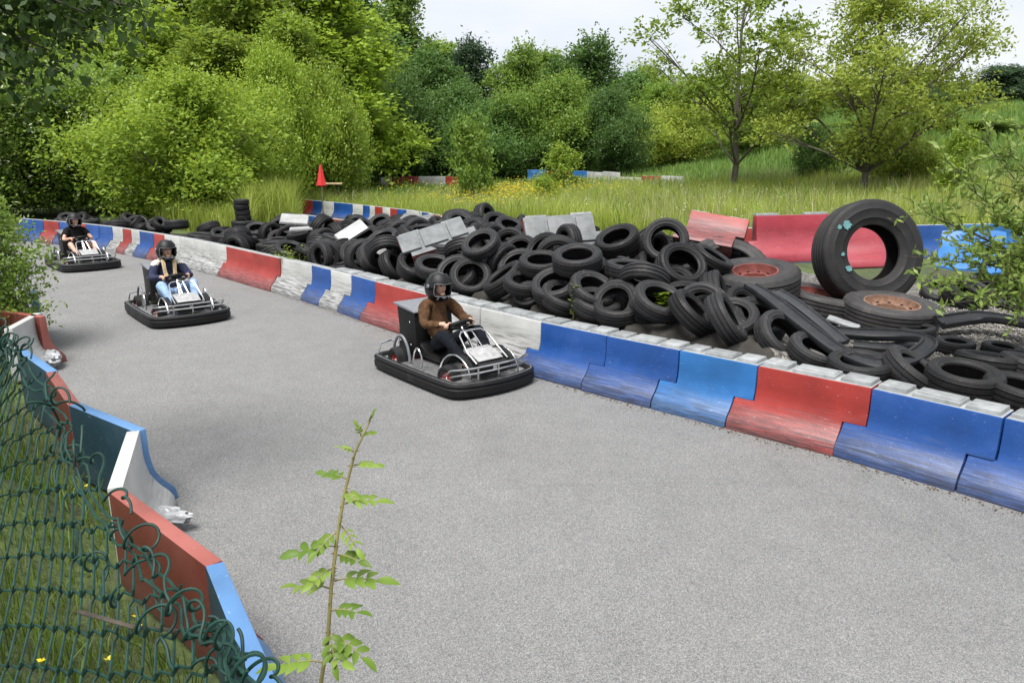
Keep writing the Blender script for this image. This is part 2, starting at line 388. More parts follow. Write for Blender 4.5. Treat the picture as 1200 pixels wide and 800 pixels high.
M['F_white'] = leaf_mat('white_petals', (.55, .55, .5), (.75, .75, .7), .2, .05)

# ------------------------------------------------------------------ barrier line of the main straight (top front edge), right end first
def P2(lst, z=.6): return [gp(x, y, z) for x, y in lst]
main_px = [(1176, 490), (1022, 455), (888, 428.5), (796, 410.5), (711, 393.5), (634, 377.5), (562, 361), (503, 346.5), (439, 330), (411, 322.5), (387, 316.5),
           (365, 311), (328, 303), (296, 296), (265, 289), (245, 285), (228, 281.5), (210, 278.3), (192, 275.5), (179, 273.5), (163, 271), (153, 269.4), (143, 267.9), (131, 266.1),
           (115, 264.3), (100, 262.7), (84, 261.2), (68, 259.8), (50, 258.3), (37, 257.3), (20, 256)]
main_pts = P2(main_px)
d0 = (main_pts[0] - main_pts[1]).normalized()
main_pts = [main_pts[0] + d0 * 1.9, main_pts[0] + d0 * .95] + main_pts
main_col = ['blue', 'blue', 'blue', 'red', 'lblue', 'blue', 'blue', 'white', 'white', 'red', 'blue', 'white', 'blue', 'white', 'red', 'red', 'white', 'white', 'white', 'white',
            'red', 'blue', 'white', 'red', 'white', 'blue', 'blue', 'red', 'blue', 'red', 'blue', 'blue']
MPX = np.array([p.x for p in main_pts]); MPY = np.array([p.y for p in main_pts])
def behind_main(x, y):
    """signed distance behind the main barrier line (positive = pile side)"""
    x = np.asarray(x, float); y = np.asarray(y, float); best = np.full(x.shape, 1e9); sg = np.zeros(x.shape)
    for i in range(len(MPX) - 1):
        ax, ay, bx, by = MPX[i], MPY[i], MPX[i + 1], MPY[i + 1]
        if i == 0: ax, ay = ax + (ax - bx) * 40, ay + (ay - by) * 40
        if i == len(MPX) - 2: bx, by = bx + (bx - ax) * 60, by + (by - ay) * 60
        dx, dy = bx - ax, by - ay; t = np.clip(((x - ax) * dx + (y - ay) * dy) / (dx * dx + dy * dy), 0, 1)
        ex, ey = x - ax - t * dx, y - ay - t * dy; d = np.hypot(ex, ey); cr_ = dx * ey - dy * ex
        u = d < best; best = np.where(u, d, best); sg = np.where(u, -np.sign(cr_), sg)
    return best * sg
def sst(a, b, x):
    t = np.clip((np.asarray(x, float) - a) / (b - a), 0, 1); return t * t * (3 - 2 * t)
# inner kerb line of the track (camera side)
LPX = np.array([9.0, 3.0, .2, -.55, -1.39, -2.27, -2.58, -3.36, -4.03, -4.77, -5.6, -7.0, -12, -40]); LPY = np.array([-3.0, .9, 1.3, 2.0, 3.26, 4.07, 5.02, 5.6, 6.47, 7.21, 8.9, 10.6, 14, 24])
def behind_left(x, y):
    x = np.asarray(x, float); y = np.asarray(y, float); best = np.full(x.shape, 1e9); sg = np.zeros(x.shape)
    for i in range(len(LPX) - 1):
        ax, ay, bx, by = LPX[i], LPY[i], LPX[i + 1], LPY[i + 1]
        dx, dy = bx - ax, by - ay; t = np.clip(((x - ax) * dx + (y - ay) * dy) / (dx * dx + dy * dy), 0, 1)
        ex, ey = x - ax - t * dx, y - ay - t * dy; d = np.hypot(ex, ey); cr_ = dx * ey - dy * ex
        u = d < best; best = np.where(u, d, best); sg = np.where(u, np.sign(cr_), sg)
    return best * sg
def terrain(x, y):
    x = np.asarray(x, float); y = np.asarray(y, float)
    s = behind_main(x, y); q = behind_left(x, y)
    fill = .26 + .31 * sst(-5.0, .3, x) - .10 * sst(2.3, 3.3, x)
    mound = .30 * np.exp(-((s - 2.6) / 2.0) ** 2) * sst(-6, -1, x) * (1 - sst(1.9, 3.2, x))
    z = -.05 + sst(.12, .40, s) * (fill + mound + .05) * (1 - .55 * sst(6, 10, s) * (1 - sst(-2, 4, x)))
    z = z + sst(3, 22, x - .0 * y) * sst(13, 40, y) * .9 + 3.7 * sst(7, 28, x - (y - 50) * .25) * sst(30, 55, y) + .6 * sst(45, 110, y)
    z = z + sst(.1, 1.5, q) * .95 * (1 - sst(5, 9, y)) + sst(.2, 3, q) * .2 * sst(5, 9, y)
    w = .03 * np.sin(x * 1.3 + y * .7) + .02 * np.sin(x * .6 - y * 1.9)
    return z + w * np.clip(sst(.3, .8, s) + sst(.3, .8, q), 0, 1)
def T(x, y): return float(terrain(np.array([x]), np.array([y]))[0])

gx = np.unique(np.concatenate([np.linspace(-400, -40, 24), np.linspace(-40, -16, 32), np.linspace(-16, 14, 121), np.linspace(14, 60, 60), np.linspace(60, 400, 20)]))
gy = np.unique(np.concatenate([np.linspace(-40, -4, 12), np.linspace(-4, 26, 121), np.linspace(26, 90, 80), np.linspace(90, 600, 24)]))
GX, GY = np.meshgrid(gx, gy); GZ = terrain(GX.ravel(), GY.ravel())
nx = len(gx); ii = np.arange(len(gy) - 1)[:, None] * nx + np.arange(nx - 1)[None, :]
Fg = np.stack([ii, ii + 1, ii + nx + 1, ii + nx], -1).reshape(-1, 4)
me = np_mesh('ground', np.stack([GX.ravel(), GY.ravel(), GZ], 1), Fg, smooth=True)
# gravelly where the pile lies
fc = np.array([(GX.ravel()[f].mean(), GY.ravel()[f].mean()) for f in Fg[::1]]) if False else np.stack([GX.ravel()[Fg].mean(1), GY.ravel()[Fg].mean(1)], 1)
sb = behind_main(fc[:, 0], fc[:, 1])
mi = np.where((sb > -.2) & (sb < 6.5) & (fc[:, 1] < 21), np.where(fc[:, 0] > 2.6, 1, 2), 0).astype(np.int32)
me.polygons.foreach_set('material_index', mi)
tag(link('ground', me, [M['earth'], M['gravel'], M['soil']]), kind='structure')

# track sheet between the two barrier lines
V = []; Fq = []
NL = 60
mp_ = [Vector((p.x, p.y, 0)) for p in main_pts]
mp_ = [mp_[0] + d0 * 14] + mp_ + [mp_[-1] + (mp_[-1] - mp_[-2]).normalized() * 40]
lp_ = [Vector((a, b, 0)) for a, b in zip(LPX, LPY)]
def resample(P, n):
    d = [0]
    for a, b in zip(P, P[1:]): d.append(d[-1] + (b - a).length)
    out = []
    for k in range(n):
        t = d[-1] * k / (n - 1); i = max(j for j in range(len(d) - 1) if d[j] <= t + 1e-9)
        f = (t - d[i]) / max(1e-9, d[i + 1] - d[i]); out.append(P[i].lerp(P[i + 1], f))
    return out
ra, rb_ = resample(lp_, NL), resample(mp_, NL)
for a, b in zip(ra, rb_):
    for k in range(9): V.append(a.lerp(b, k / 8))
Fq = [(i * 9 + k, i * 9 + k + 1, (i + 1) * 9 + k + 1, (i + 1) * 9 + k) for i in range(NL - 1) for k in range(8)]
mb = MB(); mb.add([(p.x, p.y, 0) for p in V], Fq)
tag(mb.build('race_track', M['asphalt'], smooth=0), kind='structure')

# ------------------------------------------------------------------ track barriers
CN = {'blue': 'dark blue', 'lblue': 'sky blue', 'red': 'red', 'white': 'white', 'maroon': 'maroon'}
def barrier_mesh(L, h=.6, step=.14, thick=.15, caps=True, name='body'):
    g = .006; k = h / .6; L0, L1 = g, L - g; s = step
    fr = [(0, .6), (.002, .42), (.010, .35), (.030, .27), (.060, .215), (.098, .165), (.140, .122), (.168, .078), (.178, .0)]   # front profile (y, z), top to foot
    q = 3                                                    # row of the interlocking step
    xs = [L0, L0 + s, L1, L1 + s] if s > .01 else [L0, L1]
    b = MB(); idx = {}
    def v(c, r, back=False):
        key = (c, r, back)
        if key not in idx:
            y, z = fr[r]; idx[key] = len(b.v); b.v.append((xs[c], -thick if back else y, z * k))
        return idx[key]
    def f(*a): b.f.append(list(a)); b.m.append(0)
    if s > .01: up, lo = [(0, 1), (1, 2)], [(1, 2), (2, 3)]
    else: up = lo = [(0, 1)]
    n = len(fr) - 1
    for r in range(n):
        for a, c in (up if r < q else lo):
            f(v(a, r), v(c, r), v(c, r + 1), v(a, r + 1)); f(v(c, r, 1), v(a, r, 1), v(a, r + 1, 1), v(c, r + 1, 1))
    for a, c in up: f(v(a, 0, 1), v(c, 0, 1), v(c, 0), v(a, 0))
    for a, c in lo: f(v(a, n), v(c, n), v(c, n, 1), v(a, n, 1))
    for cols, r0, r1 in ((up, 0, q), (lo, q, n)):
        for c, flip in ((cols[0][0], 0), (cols[-1][1], 1)):
            for r in range(r0, r1): f(*([v(c, r), v(c, r + 1), v(c, r + 1, 1), v(c, r, 1)][::-1 if flip else 1]))
    if s > .01:
        f(v(0, q), v(1, q), v(1, q, 1), v(0, q, 1)); f(v(2, q), v(2, q, 1), v(3, q, 1), v(3, q))
    me = b.mesh(name, 0, .011)
    bm = bmesh.new(); bm.from_mesh(me); bm.faces.ensure_lookup_table()
    for fc_ in bm.faces:
        nn = fc_.normal; fc_.material_index = 1 if (nn.y < -.75 or (nn.z > .8 and fc_.calc_center_median().y < -.02 and fc_.calc_center_median().z > h * .8)) else 0
    bm.to_mesh(me); bm.free()
    me.polygons.foreach_set('use_smooth', np.ones(len(me.polygons), dtype=bool)); me.set_sharp_from_angle(angle=R(40))
    return me
def place(o, p0, p1, z=0):
    d = p1 - p0; o.location = (p0.x, p0.y, z); o.rotation_euler = (0, 0, math.atan2(d.y, d.x))
def barrier(p0, p1, col, label, group, z=0, caps=True, h=.6, step=.14, name='track_barrier', back=None, thick=.15, jit=.0):
    """p0 is the right-hand end as seen from the painted side"""
    L_ = (p1 - p0).length
    root = empty(name, label=label, cat='barrier', group=group); place(root, p0, p1, z)
    root.rotation_euler.z += random.uniform(-jit, jit)
    link('painted_shell', barrier_mesh(L_, h, step, thick), [M[col], M[back] if back else M['back']], root)
    if caps:
        n = 3 if L_ > .8 else 2
        cut = [0, .3, .72, 1] if n == 3 else [0, .55, 1]
        for i in range(n):
            b = MB(); a0, a1 = cut[i] * L_ + .018, cut[i + 1] * L_ - .018
            hz = .034 if i != 1 else .026
            b.box(((a0 + a1) / 2, -.015 - thick / 2, h - .018 + hz / 2), (a1 - a0, thick - .05, hz + .03), 0, None, .93)
            if i == 1: b.box(((a0 + a1) / 2, -.015 - thick / 2, h + .012 + hz / 2), ((a1 - a0) * .86, (thick - .05) * .6, .012))
            o = b.build('cap_block', M['cap'], root, 30, .006)
            o.rotation_euler = (random.uniform(-.02, .02), random.uniform(-.015, .015), random.uniform(-.02, .02))
    return root
nb = len(main_pts) - 1
for i in range(nb):
    c = main_col[i]; a = main_col[i - 1] if i else 'blue'; d = main_col[i + 1] if i + 1 < len(main_col) else 'blue'
    far = i > 18
    lab = '%s scuffed barrier between %s and %s ones, %s' % (CN[c], CN[a], CN[d], 'tyre pile behind' if not far else 'bushes behind')
    barrier(main_pts[i], main_pts[i + 1], c, lab, 'barriers lining the outer edge of the track', caps=i < 12, thick=.28 if i < 12 else .16, step=.19 if i < 12 else .13, jit=.012)

# inner zigzag barriers on the camera side of the track (seen from behind and above)
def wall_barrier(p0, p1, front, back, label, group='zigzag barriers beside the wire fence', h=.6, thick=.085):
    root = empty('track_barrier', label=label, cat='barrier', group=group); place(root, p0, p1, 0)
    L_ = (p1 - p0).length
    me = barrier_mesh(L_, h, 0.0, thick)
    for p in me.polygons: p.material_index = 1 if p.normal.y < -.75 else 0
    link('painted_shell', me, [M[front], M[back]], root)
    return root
def g6(x, y): return gp(x, y, .6)
nearp = g6(262, 656); dn = (g6(312, 768) - nearp).normalized()
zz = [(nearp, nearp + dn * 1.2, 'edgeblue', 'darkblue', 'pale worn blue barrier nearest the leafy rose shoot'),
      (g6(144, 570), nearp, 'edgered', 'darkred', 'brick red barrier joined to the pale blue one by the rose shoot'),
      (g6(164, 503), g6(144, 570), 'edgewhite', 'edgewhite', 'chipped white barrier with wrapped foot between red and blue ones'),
      (g6(93, 471), g6(172, 502), 'edgeblue', 'darkblue', 'blue barrier with dark stained and shade-painted back behind the fence'),
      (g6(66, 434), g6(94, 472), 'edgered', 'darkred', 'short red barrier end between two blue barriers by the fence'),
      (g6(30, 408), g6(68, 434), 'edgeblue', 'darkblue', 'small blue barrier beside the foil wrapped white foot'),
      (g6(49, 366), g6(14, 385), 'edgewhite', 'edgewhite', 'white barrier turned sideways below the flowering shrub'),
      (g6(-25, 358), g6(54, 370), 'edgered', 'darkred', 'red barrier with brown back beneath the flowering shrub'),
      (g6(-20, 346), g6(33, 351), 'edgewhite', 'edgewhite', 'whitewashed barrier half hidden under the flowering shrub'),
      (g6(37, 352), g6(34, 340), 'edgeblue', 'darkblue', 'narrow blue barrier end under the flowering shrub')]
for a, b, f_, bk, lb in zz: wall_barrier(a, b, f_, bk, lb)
def crumple(name, c, r, mat_, label, seed=0):
    rg = random.Random(seed); b = MB(); b.ell((0, 0, 0), (1, 1, 1), 22, 14)
    b.v = [tuple(Vector(p) * (1 + .3 * mnoise.noise(Vector(p) * 2.6 + Vector((seed * 3.1, 0, 0))) + .2 * mnoise.noise(Vector(p) * 6 + Vector((0, seed * 5.0, 0))))) for p in b.v]
    b.v = [(p[0] * r[0], p[1] * r[1], p[2] * r[2]) for p in b.v]
    o = b.build(name, mat_, None, 12); o.location = c; o.rotation_euler = (0, 0, rg.uniform(0, 6)); return tag(o, label, 'wrapping')
crumple('plastic_wrap', gp(192, 600, .10) + Vector((.02, -.05, 0)), (.07, .2, .06), M['foil'], 'crumpled clear plastic on the foot of the white zigzag barrier', 3)
crumple('plastic_wrap', gp(60, 418, .12), (.10, .24, .08), M['foil'], 'crumpled silver plastic lying against the small blue barrier', 5)

# barriers of the return loop behind the pile
def run(px, cols, z, base, label, group, **k):
    pts = [gp(x, y, z) for x, y in px]
    for i in range(len(pts) - 1):
        zb = base if base is not None else T((pts[i].x + pts[i + 1].x) / 2, (pts[i].y + pts[i + 1].y) / 2)
        c = cols[i % len(cols)]
        barrier(pts[i], pts[i + 1], c, label % CN[c], group, z=zb, caps=False, step=.0, h=z - zb, **k)
run([(474, 268.5), (440, 263.5), (408, 259), (375, 254.5), (345, 250.5), (313, 247)], ['red', 'red', 'red', 'blue', 'blue'], .62, 0,
    '%s barrier of the low run directly behind the left tyre heap', 'barriers behind the left tyre heap')
run([(640, 276), (616, 272.5), (596, 270), (580, 267.5), (560, 263), (542, 259), (536, 257.5), (530, 256), (516, 253), (507, 251), (502, 250), (494, 248.5), (476, 246), (465, 245), (457, 244), (448, 243), (439, 242),
     (433, 241.3), (425, 240.5), (413, 239.3), (391, 237.2), (377, 236), (366, 235), (354, 234)],
    ['white', 'blue', 'white', 'white', 'white', 'blue', 'red', 'white', 'red', 'white', 'blue', 'white', 'blue', 'red', 'white', 'red', 'white', 'blue', 'white', 'blue', 'white', 'blue', 'red'], .62, 0,
    'short %s barrier in the striped run along the meadow', 'striped barriers along the meadow')
run([(1275, 260), (1190, 262), (1118, 263.5), (1040, 265), (966, 266), (900, 267), (845, 268.5), (800, 271)], ['blue', 'lblue', 'blue', 'blue', 'blue', 'red', 'blue'], 1.1, .46,
    '%s barrier of the row behind the giant tyre', 'barriers behind the giant tyre')
def far_run(px, Y, cols, label, group, h=.85):
    pts = [ga(x, 200, Y + dy) for x, dy in px]
    for i in range(len(pts) - 1):
        c = cols[i % len(cols)]; p, q = pts[i], pts[i + 1]
        barrier(p, q, c, label % CN[c], group, z=T(p.x, p.y) - .02, caps=False, step=0, h=h)
far_run([(537, 0), (522, .2), (505, .2), (490, .3), (474, .3), (459, .2), (446, -.6)], 46, ['red', 'white', 'white', 'maroon', 'maroon', 'white'], '%s far barrier at the bend before the dark trees', 'far bend barriers')
far_run([(724, -6), (706, -4), (688, -2), (668, -.5), (640, .2), (618, .2)], 46, ['white', 'white', 'lblue', 'red', 'lblue'], '%s far barrier half sunk in meadow grass', 'far meadow barriers')
far_run([(800, -9), (775, -8), (752, -7), (726, -6)], 46, ['white', 'red', 'white'], '%s far barrier along the foot of the grassy bank', 'far bank barriers', .6)

# grey asphalt of the return loop
mb = MB()
la = [gp(x, y, .0) for x, y in [(640, 290), (530, 275), (474, 268), (408, 259), (340, 250), (300, 246)]]; lb_ = [gp(x, y, .0) for x, y in [(660, 284), (590, 272), (530, 262), (457, 248), (390, 240), (340, 236)]]
mb.add([(p.x, p.y, .03) for p in la] + [(p.x, p.y, .03) for p in lb_], [(i, i + 1, 7 + i, 6 + i) for i in range(5)])
tag(mb.build('return_track', M['asphalt'], smooth=0), kind='structure')

# ------------------------------------------------------------------ tyres
def tyre_mesh(name, Ro, Wd, Ri, seg=44, lug=.012, grooves=3):
    P = []
    def s(r, w): P.append((r, w))
    # inside bead -> sidewall -> tread -> sidewall -> hollow interior
    s(Ri, -Wd * .62); s(Ri * 1.01, -Wd * .78); s(Ri * 1.08, -Wd * .84); s(Ri + (Ro - Ri) * .22, -Wd * .90); s(Ri + (Ro - Ri) * .26, -Wd * .96); s(Ri + (Ro - Ri) * .32, -Wd * .945); s(Ri + (Ro - Ri) * .55, -Wd * 1.0); s(Ri + (Ro - Ri) * .60, -Wd * 1.03); s(Ri + (Ro - Ri) * .64, -Wd * .99); s(Ri + (Ro - Ri) * .8, -Wd * .96)
    s(Ro - .03 * Ro, -Wd * .88)
    n0 = len(P); s(Ro - .006, -Wd * .78)
    for g in range(grooves):
        c = -Wd * .5 + g * Wd / max(1, grooves - 1) if grooves > 1 else 0
        e = Wd * .055
        s(Ro, c - e * 1.5); s(Ro - .012, c - e); s(Ro - .012, c + e); s(Ro, c + e * 1.5)
    s(Ro - .006, Wd * .78); n1 = len(P)
    s(Ro - .03 * Ro, Wd * .88); s(Ri + (Ro - Ri) * .8, Wd * .96); s(Ri + (Ro - Ri) * .64, Wd * .99); s(Ri + (Ro - Ri) * .60, Wd * 1.03); s(Ri + (Ro - Ri) * .55, Wd * 1.0); s(Ri + (Ro - Ri) * .32, Wd * .945); s(Ri + (Ro - Ri) * .26, Wd * .96); s(Ri + (Ro - Ri) * .22, Wd * .90); s(Ri * 1.08, Wd * .84); s(Ri * 1.01, Wd * .78); s(Ri, Wd * .62)
    s(Ri + (Ro - Ri) * .35, Wd * .82); s(Ri + (Ro - Ri) * .7, Wd * .84); s(Ro - .045, Wd * .55); s(Ro - .04, 0); s(Ro - .045, -Wd * .55); s(Ri + (Ro - Ri) * .7, -Wd * .84); s(Ri + (Ro - Ri) * .35, -Wd * .82)
    def rm(r, z, i, k):
        if lug and (i in (n0 - 1, n0, n1 - 1, n1)) and k % 2: return r - lug
        return r
    b = MB(); b.lathe(P, seg, 0, None, True, rm)
    return b.mesh(name, 38)
TY = {'car': (.288, .092, .175), 'wide': (.305, .112, .185), 'slim': (.272, .078, .16), 'small': (.19, .065, .105), 'truck': (.54, .145, .30), 'giant': (.67, .19, .345), 'loader': (.55, .19, .27)}
TM = {}
for k, (a, b, c) in TY.items():
    TM[k] = tyre_mesh('tyre_' + k, a, b, c, 60 if a > .5 else 44, {'loader': .035, 'giant': .0, 'small': .006}.get(k, .011), 4 if a > .5 else 3)
    TM[k].materials.append(M['tyre2' if k in ('truck', 'giant', 'loader') else 'tyre'])
TN = {'car': 'car_tyre', 'wide': 'car_tyre', 'slim': 'car_tyre', 'small': 'small_tyre', 'truck': 'truck_tyre', 'giant': 'giant_tyre', 'loader': 'loader_tyre'}
TLab = {'car': 'worn black car tyre heaped in the pile behind the barriers', 'wide': 'broad black car tyre heaped in the pile behind the barriers',
        'slim': 'narrow black car tyre heaped in the pile behind the barriers', 'small': 'small black tyre lying in the pile behind the barriers'}
rng = random.Random(11)
def axis_rot(ax, spin=None):
    q = Vector(ax).normalized().to_track_quat('Z', 'Y')
    return q @ Matrix.Rotation(rng.uniform(0, 6.28) if spin is None else spin, 3, 'Z').to_quaternion()
# (kind, picture x, y, distance, axis)
heroes = [('wide', 780, 283, 10.0, (-.22, -.88, .40)), ('wide', 724, 283, 10.3, (-.35, -.35, .87)), ('wide', 797, 313, 9.5, (-.1, -.38, .92)), ('wide', 661, 333, 9.5, (-.45, -.32, .83)),
          ('small', 619, 354, 9.3, (-.3, -.65, .7)), ('car', 644, 373, 8.75, (.25, -.35, .9)), ('car', 606, 305, 11.4, (-.35, -.9, .25)), ('wide', 821, 387, 8.0, (-.48, -.82, .3)),
          ('car', 765, 384, 8.25, (.15, -.45, .88)), ('car', 697, 378, 8.55, (.15, -.3, .94)), ('wide', 887, 388, 7.85, (.15, -.5, .85)), ('car', 915, 410, 7.35, (.35, -.6, .72)),
          ('wide', 838, 356, 8.75, (.88, -.32, .34)), ('wide', 750, 348, 9.1, (-.2, -.32, .92)), ('car', 742, 322, 9.8, (.5, .25, .83)), ('car', 700, 353, 9.2, (.8, -.55, .22)), ('car', 733, 370, 8.75, (.45, -.3, .84)),
          ('car', 868, 365, 8.5, (.5, -.7, .5)), ('wide', 668, 305, 10.6, (.4, -.6, .7)), ('slim', 690, 322, 10.2, (-.6, -.7, .4)), ('car', 705, 303, 10.4, (.3, -.2, .93)), ('car', 640, 318, 10.6, (-.2, -.5, .84)), ('car', 765, 318, 9.9, (.6, -.4, .7)),
          ('wide', 815, 336, 9.2, (-.2, -.5, .85)), ('car', 790, 350, 9.0, (.2, -.7, .68)), ('car', 795, 372, 8.5, (-.3, -.3, .9)), ('car', 855, 402, 7.75, (-.2, -.45, .87)), ('car', 720, 395, 8.3, (-.1, -.3, .95)),
          ('wide', 1129, 446, 6.15, (.02, -.12, .99)), ('car', 1008, 431, 6.75, (-.03, -.1, .99)), ('car', 1070, 436, 6.5, (.45, -.3, .84)), ('small', 1119, 405, 7.9, (0, -.05, 1)), ('small', 1174, 411, 7.7, (.06, -.05, 1)),
          ('car', 1158, 426, 6.9, (.1, .1, 1)), ('small', 1075, 389, 8.2, (-.1, 0, 1)), ('car', 1196, 460, 6.0, (.1, -.1, 1)), ('car', 1210, 432, 7, (.2, 0, 1)), ('wide', 1130, 348, 9.5, (.3, -.3, .9)), ('car', 1180, 350, 9.5, (.1, -.5, .8)), ('car', 1105, 342, 10, (-.2, -.4, .8)), ('wide', 1160, 338, 10, (.1, -.3, .9)), ('wide', 1215, 356, 9.2, (0, -.2, .9)), ('slim', 955, 428, 7.0, (.2, -.3, .93)),
          ('car', 287, 277, 15.9, (-.2, -.95, .2)), ('car', 465, 330, 11.2, (-.6, -.75, .2)), ('car', 445, 322, 12.2, (.6, -.7, .3)), ('wide', 386, 298, 13.6, (.5, -.8, .2)), ('wide', 405, 285, 14.6, (.3, -.6, .7)), ('car', 560, 330, 11.0, (.3, -.5, .8))]
statics = [('truck', 1043, 366, 8.55, (.03, -.10, 1), 'rust', 'large truck tyre on a rusty holed rim lying flat beside gravel'),
           ('giant', 1016, 297, 9.6, (.10, -.96, .24), None, 'giant upright tyre with teal paint splashes leaning on maroon barrier'),
           ('loader', 884, 331, 9.4, (-.08, -.14, .98), 'redrim', 'chunky loader tyre with a red oxide rim lying in the pile'),
           ('truck', 962, 354, 9.55, (.16, -.05, .98), 'redrim', 'truck tyre with a red rim tucked behind the rusty rimmed one'),
           ('truck', 856, 312, 10.5, (.12, -.5, .86), None, 'big lugged tyre leaning under the red and white tipped barrier')]
def sim_obj(kind, loc, q):
    a, b, c = TY[kind]; a *= .92; b *= .80; mb = MB(); mb.lathe([(.001, -b), (a * .93, -b), (a, -b * .7), (a, b * .7), (a * .93, b), (.001, b)], 18)
    me = SIMM.get(kind) or mb.mesh('sim_' + kind, 0); SIMM[kind] = me
    o = bpy.data.objects.new('sim', me); C.objects.link(o); o.rotation_mode = 'QUATERNION'; o.location = loc; o.rotation_quaternion = q
    return o
SIMM = {}
act = []; pas = []
def clear_of_barrier(p, k):
    need = TY[k][0] * .95 + .29 - float(behind_main(np.array([p.x]), np.array([p.y]))[0])
    return p + Vector((.72, .69, 0)) * max(0, need)
for k, x, y, Y, ax in heroes:
    if 600 < x < 960:
        p = clear_of_barrier(ga(x, y, Y), k); p.z = max(p.z, T(p.x, p.y) + TY[k][1] * .9); q = axis_rot(ax, 1.0); pas.append((k, p, q, sim_obj(k, p, q), None, None)); continue
    if x > 960:
        p = gp(x, y, T(*gp(x, y, .62).xy) + TY[k][1] * 1.05 + (.06 if x in (1131, 1076, 1198) else 0)); p = clear_of_barrier(p, k); q = axis_rot(ax, 1.0)
        pas.append((k, p, q, sim_obj(k, p, q), None, None)); continue
    p = ga(x, y, Y); p.z = max(p.z, T(p.x, p.y) + TY[k][1] * 1.1 + .06)
    act.append((k, p + Vector((0, 0, .06)), axis_rot(ax), sim_obj(k, p + Vector((0, 0, .06)), axis_rot(ax))))
    act[-1][3].rotation_quaternion = act[-1][2]
for k, x, y, Y, ax, rim, lb in statics:
    p = gp(x, y, T(*gp(x, y, .62).xy) + TY[k][1] * 1.0 + .03) if k == 'truck' and y > 350 else ga(x, y, Y)
    pas.append((k, p, axis_rot(ax, 0.3), sim_obj(k, p, axis_rot(ax, 0.3)), rim, lb))
# front row slumped against the back of the barriers
fr_k = ['car', 'wide', 'slim', 'car', 'wide', 'car', 'slim', 'wide', 'car', 'wide', 'car', 'slim', 'wide', 'car', 'wide', 'car', 'car', 'wide', 'slim', 'car']; acc = 0.0
for i in range(3, 11):
    a, b = main_pts[i], main_pts[i + 1]; d = b - a; nb_ = Vector((d.y, -d.x, 0)).normalized(); m = int(d.length / .40)
    for j in range(m):
        k = fr_k[(i * 3 + j) % len(fr_k)]; p = a + d * ((j + .5 + rng.uniform(-.15, .15)) / m) + nb_ * (.30 + TY[k][0] * rng.uniform(.86, 1.05)); p.z = T(p.x, p.y) + rng.uniform(.14, .24)
        if p.x < -2.6: p.z += .08
        q = axis_rot((rng.gauss(0, .35), rng.gauss(-.45, .3), rng.uniform(.5, .9)))
        if i == 3 or (i == 4 and j < 1): continue
        pas.append((k, p, q, sim_obj(k, p, q), None, None))
# filler tyres, heaped to the depth the pile has there
PXs = [215, 228, 262, 330, 480, 600, 700, 780, 850, 900, 950, 1000, 1060, 1260]; SMx = [.5, .8, 2.7, 4.4, 4.6, 4.6, 4.9, 4.4, 3.6, 2.4, 1.3, .9, .75, .7]
def project(p):
    z = p.z - HCAM; d = p.y * cP - z * sP; v = p.y * sP + z * cP
    return 600 + FPX * p.x / d, 400 - FPX * v / d
for lay, capn, step in ((0, 100, .52), (1, 104, .50), (2, 80, .50)):
    cnt = 0; cand = [(ix, iy) for iy in np.arange(4.5, 22, step) for ix in np.arange(-9, 6.5, step)]; rng.shuffle(cand)
    for ix, iy in cand:
        for _ in (0,):
            if cnt >= capn: break
            x = ix + rng.uniform(-.12, .12); y = iy + rng.uniform(-.12, .12) + (.25 if lay % 2 else 0)
            s_ = float(behind_main(np.array([x]), np.array([y]))[0])
            if s_ < .62: continue
            z = T(x, y) + .2 + lay * .28
            px, py = project(Vector((x, y, z)))
            if px < 205 or px > 925: continue
            sm = np.interp(px, PXs, SMx)
            if s_ > sm: continue
            if lay == 2 and (s_ < .75 or s_ > sm - .6 or px > 880 or px < 300): continue
            if lay == 1 and (px > 960 or s_ > sm - .3) and rng.random() < .6: continue
            k = rng.choices(['car', 'wide', 'slim', 'small'], [5, 3, 3, 1])[0]; r_ = TY[k][0]
            p = Vector((x, y, z))
            if any((p - q[1]).length < (r_ + TY[q[0]][0]) * .72 for q in act) and lay < 3:
                if any((p - q[1]).length < (r_ + TY[q[0]][0]) * .55 for q in act): continue
            if any((p - q[1]).length < (r_ + TY[q[0]][0]) * (.85 if TY[q[0]][0] > .5 else .62) for q in pas): continue
            bad = False
            for hk, hx, hy, hY, _ in heroes[:28]:
                if lay > 0 and abs(px - hx) < 20 and abs(py - hy) < 16 and y < hY - .2: bad = True; break
            for hk, hx, hy, hY, *_ in statics:
                if abs(px - hx) < 44 and abs(py - hy) < 34 and y < hY - .2: bad = True; break
            if bad: continue
            u = rng.random()
            if u < .45: ax = (rng.gauss(0, .35), rng.gauss(-.1, .35), 1)
            else: ax = (rng.gauss(0, .8), rng.gauss(-.5, .8), rng.uniform(.0, .7))
            q = axis_rot(ax); act.append((k, p, q, sim_obj(k, p, q))); cnt += 1
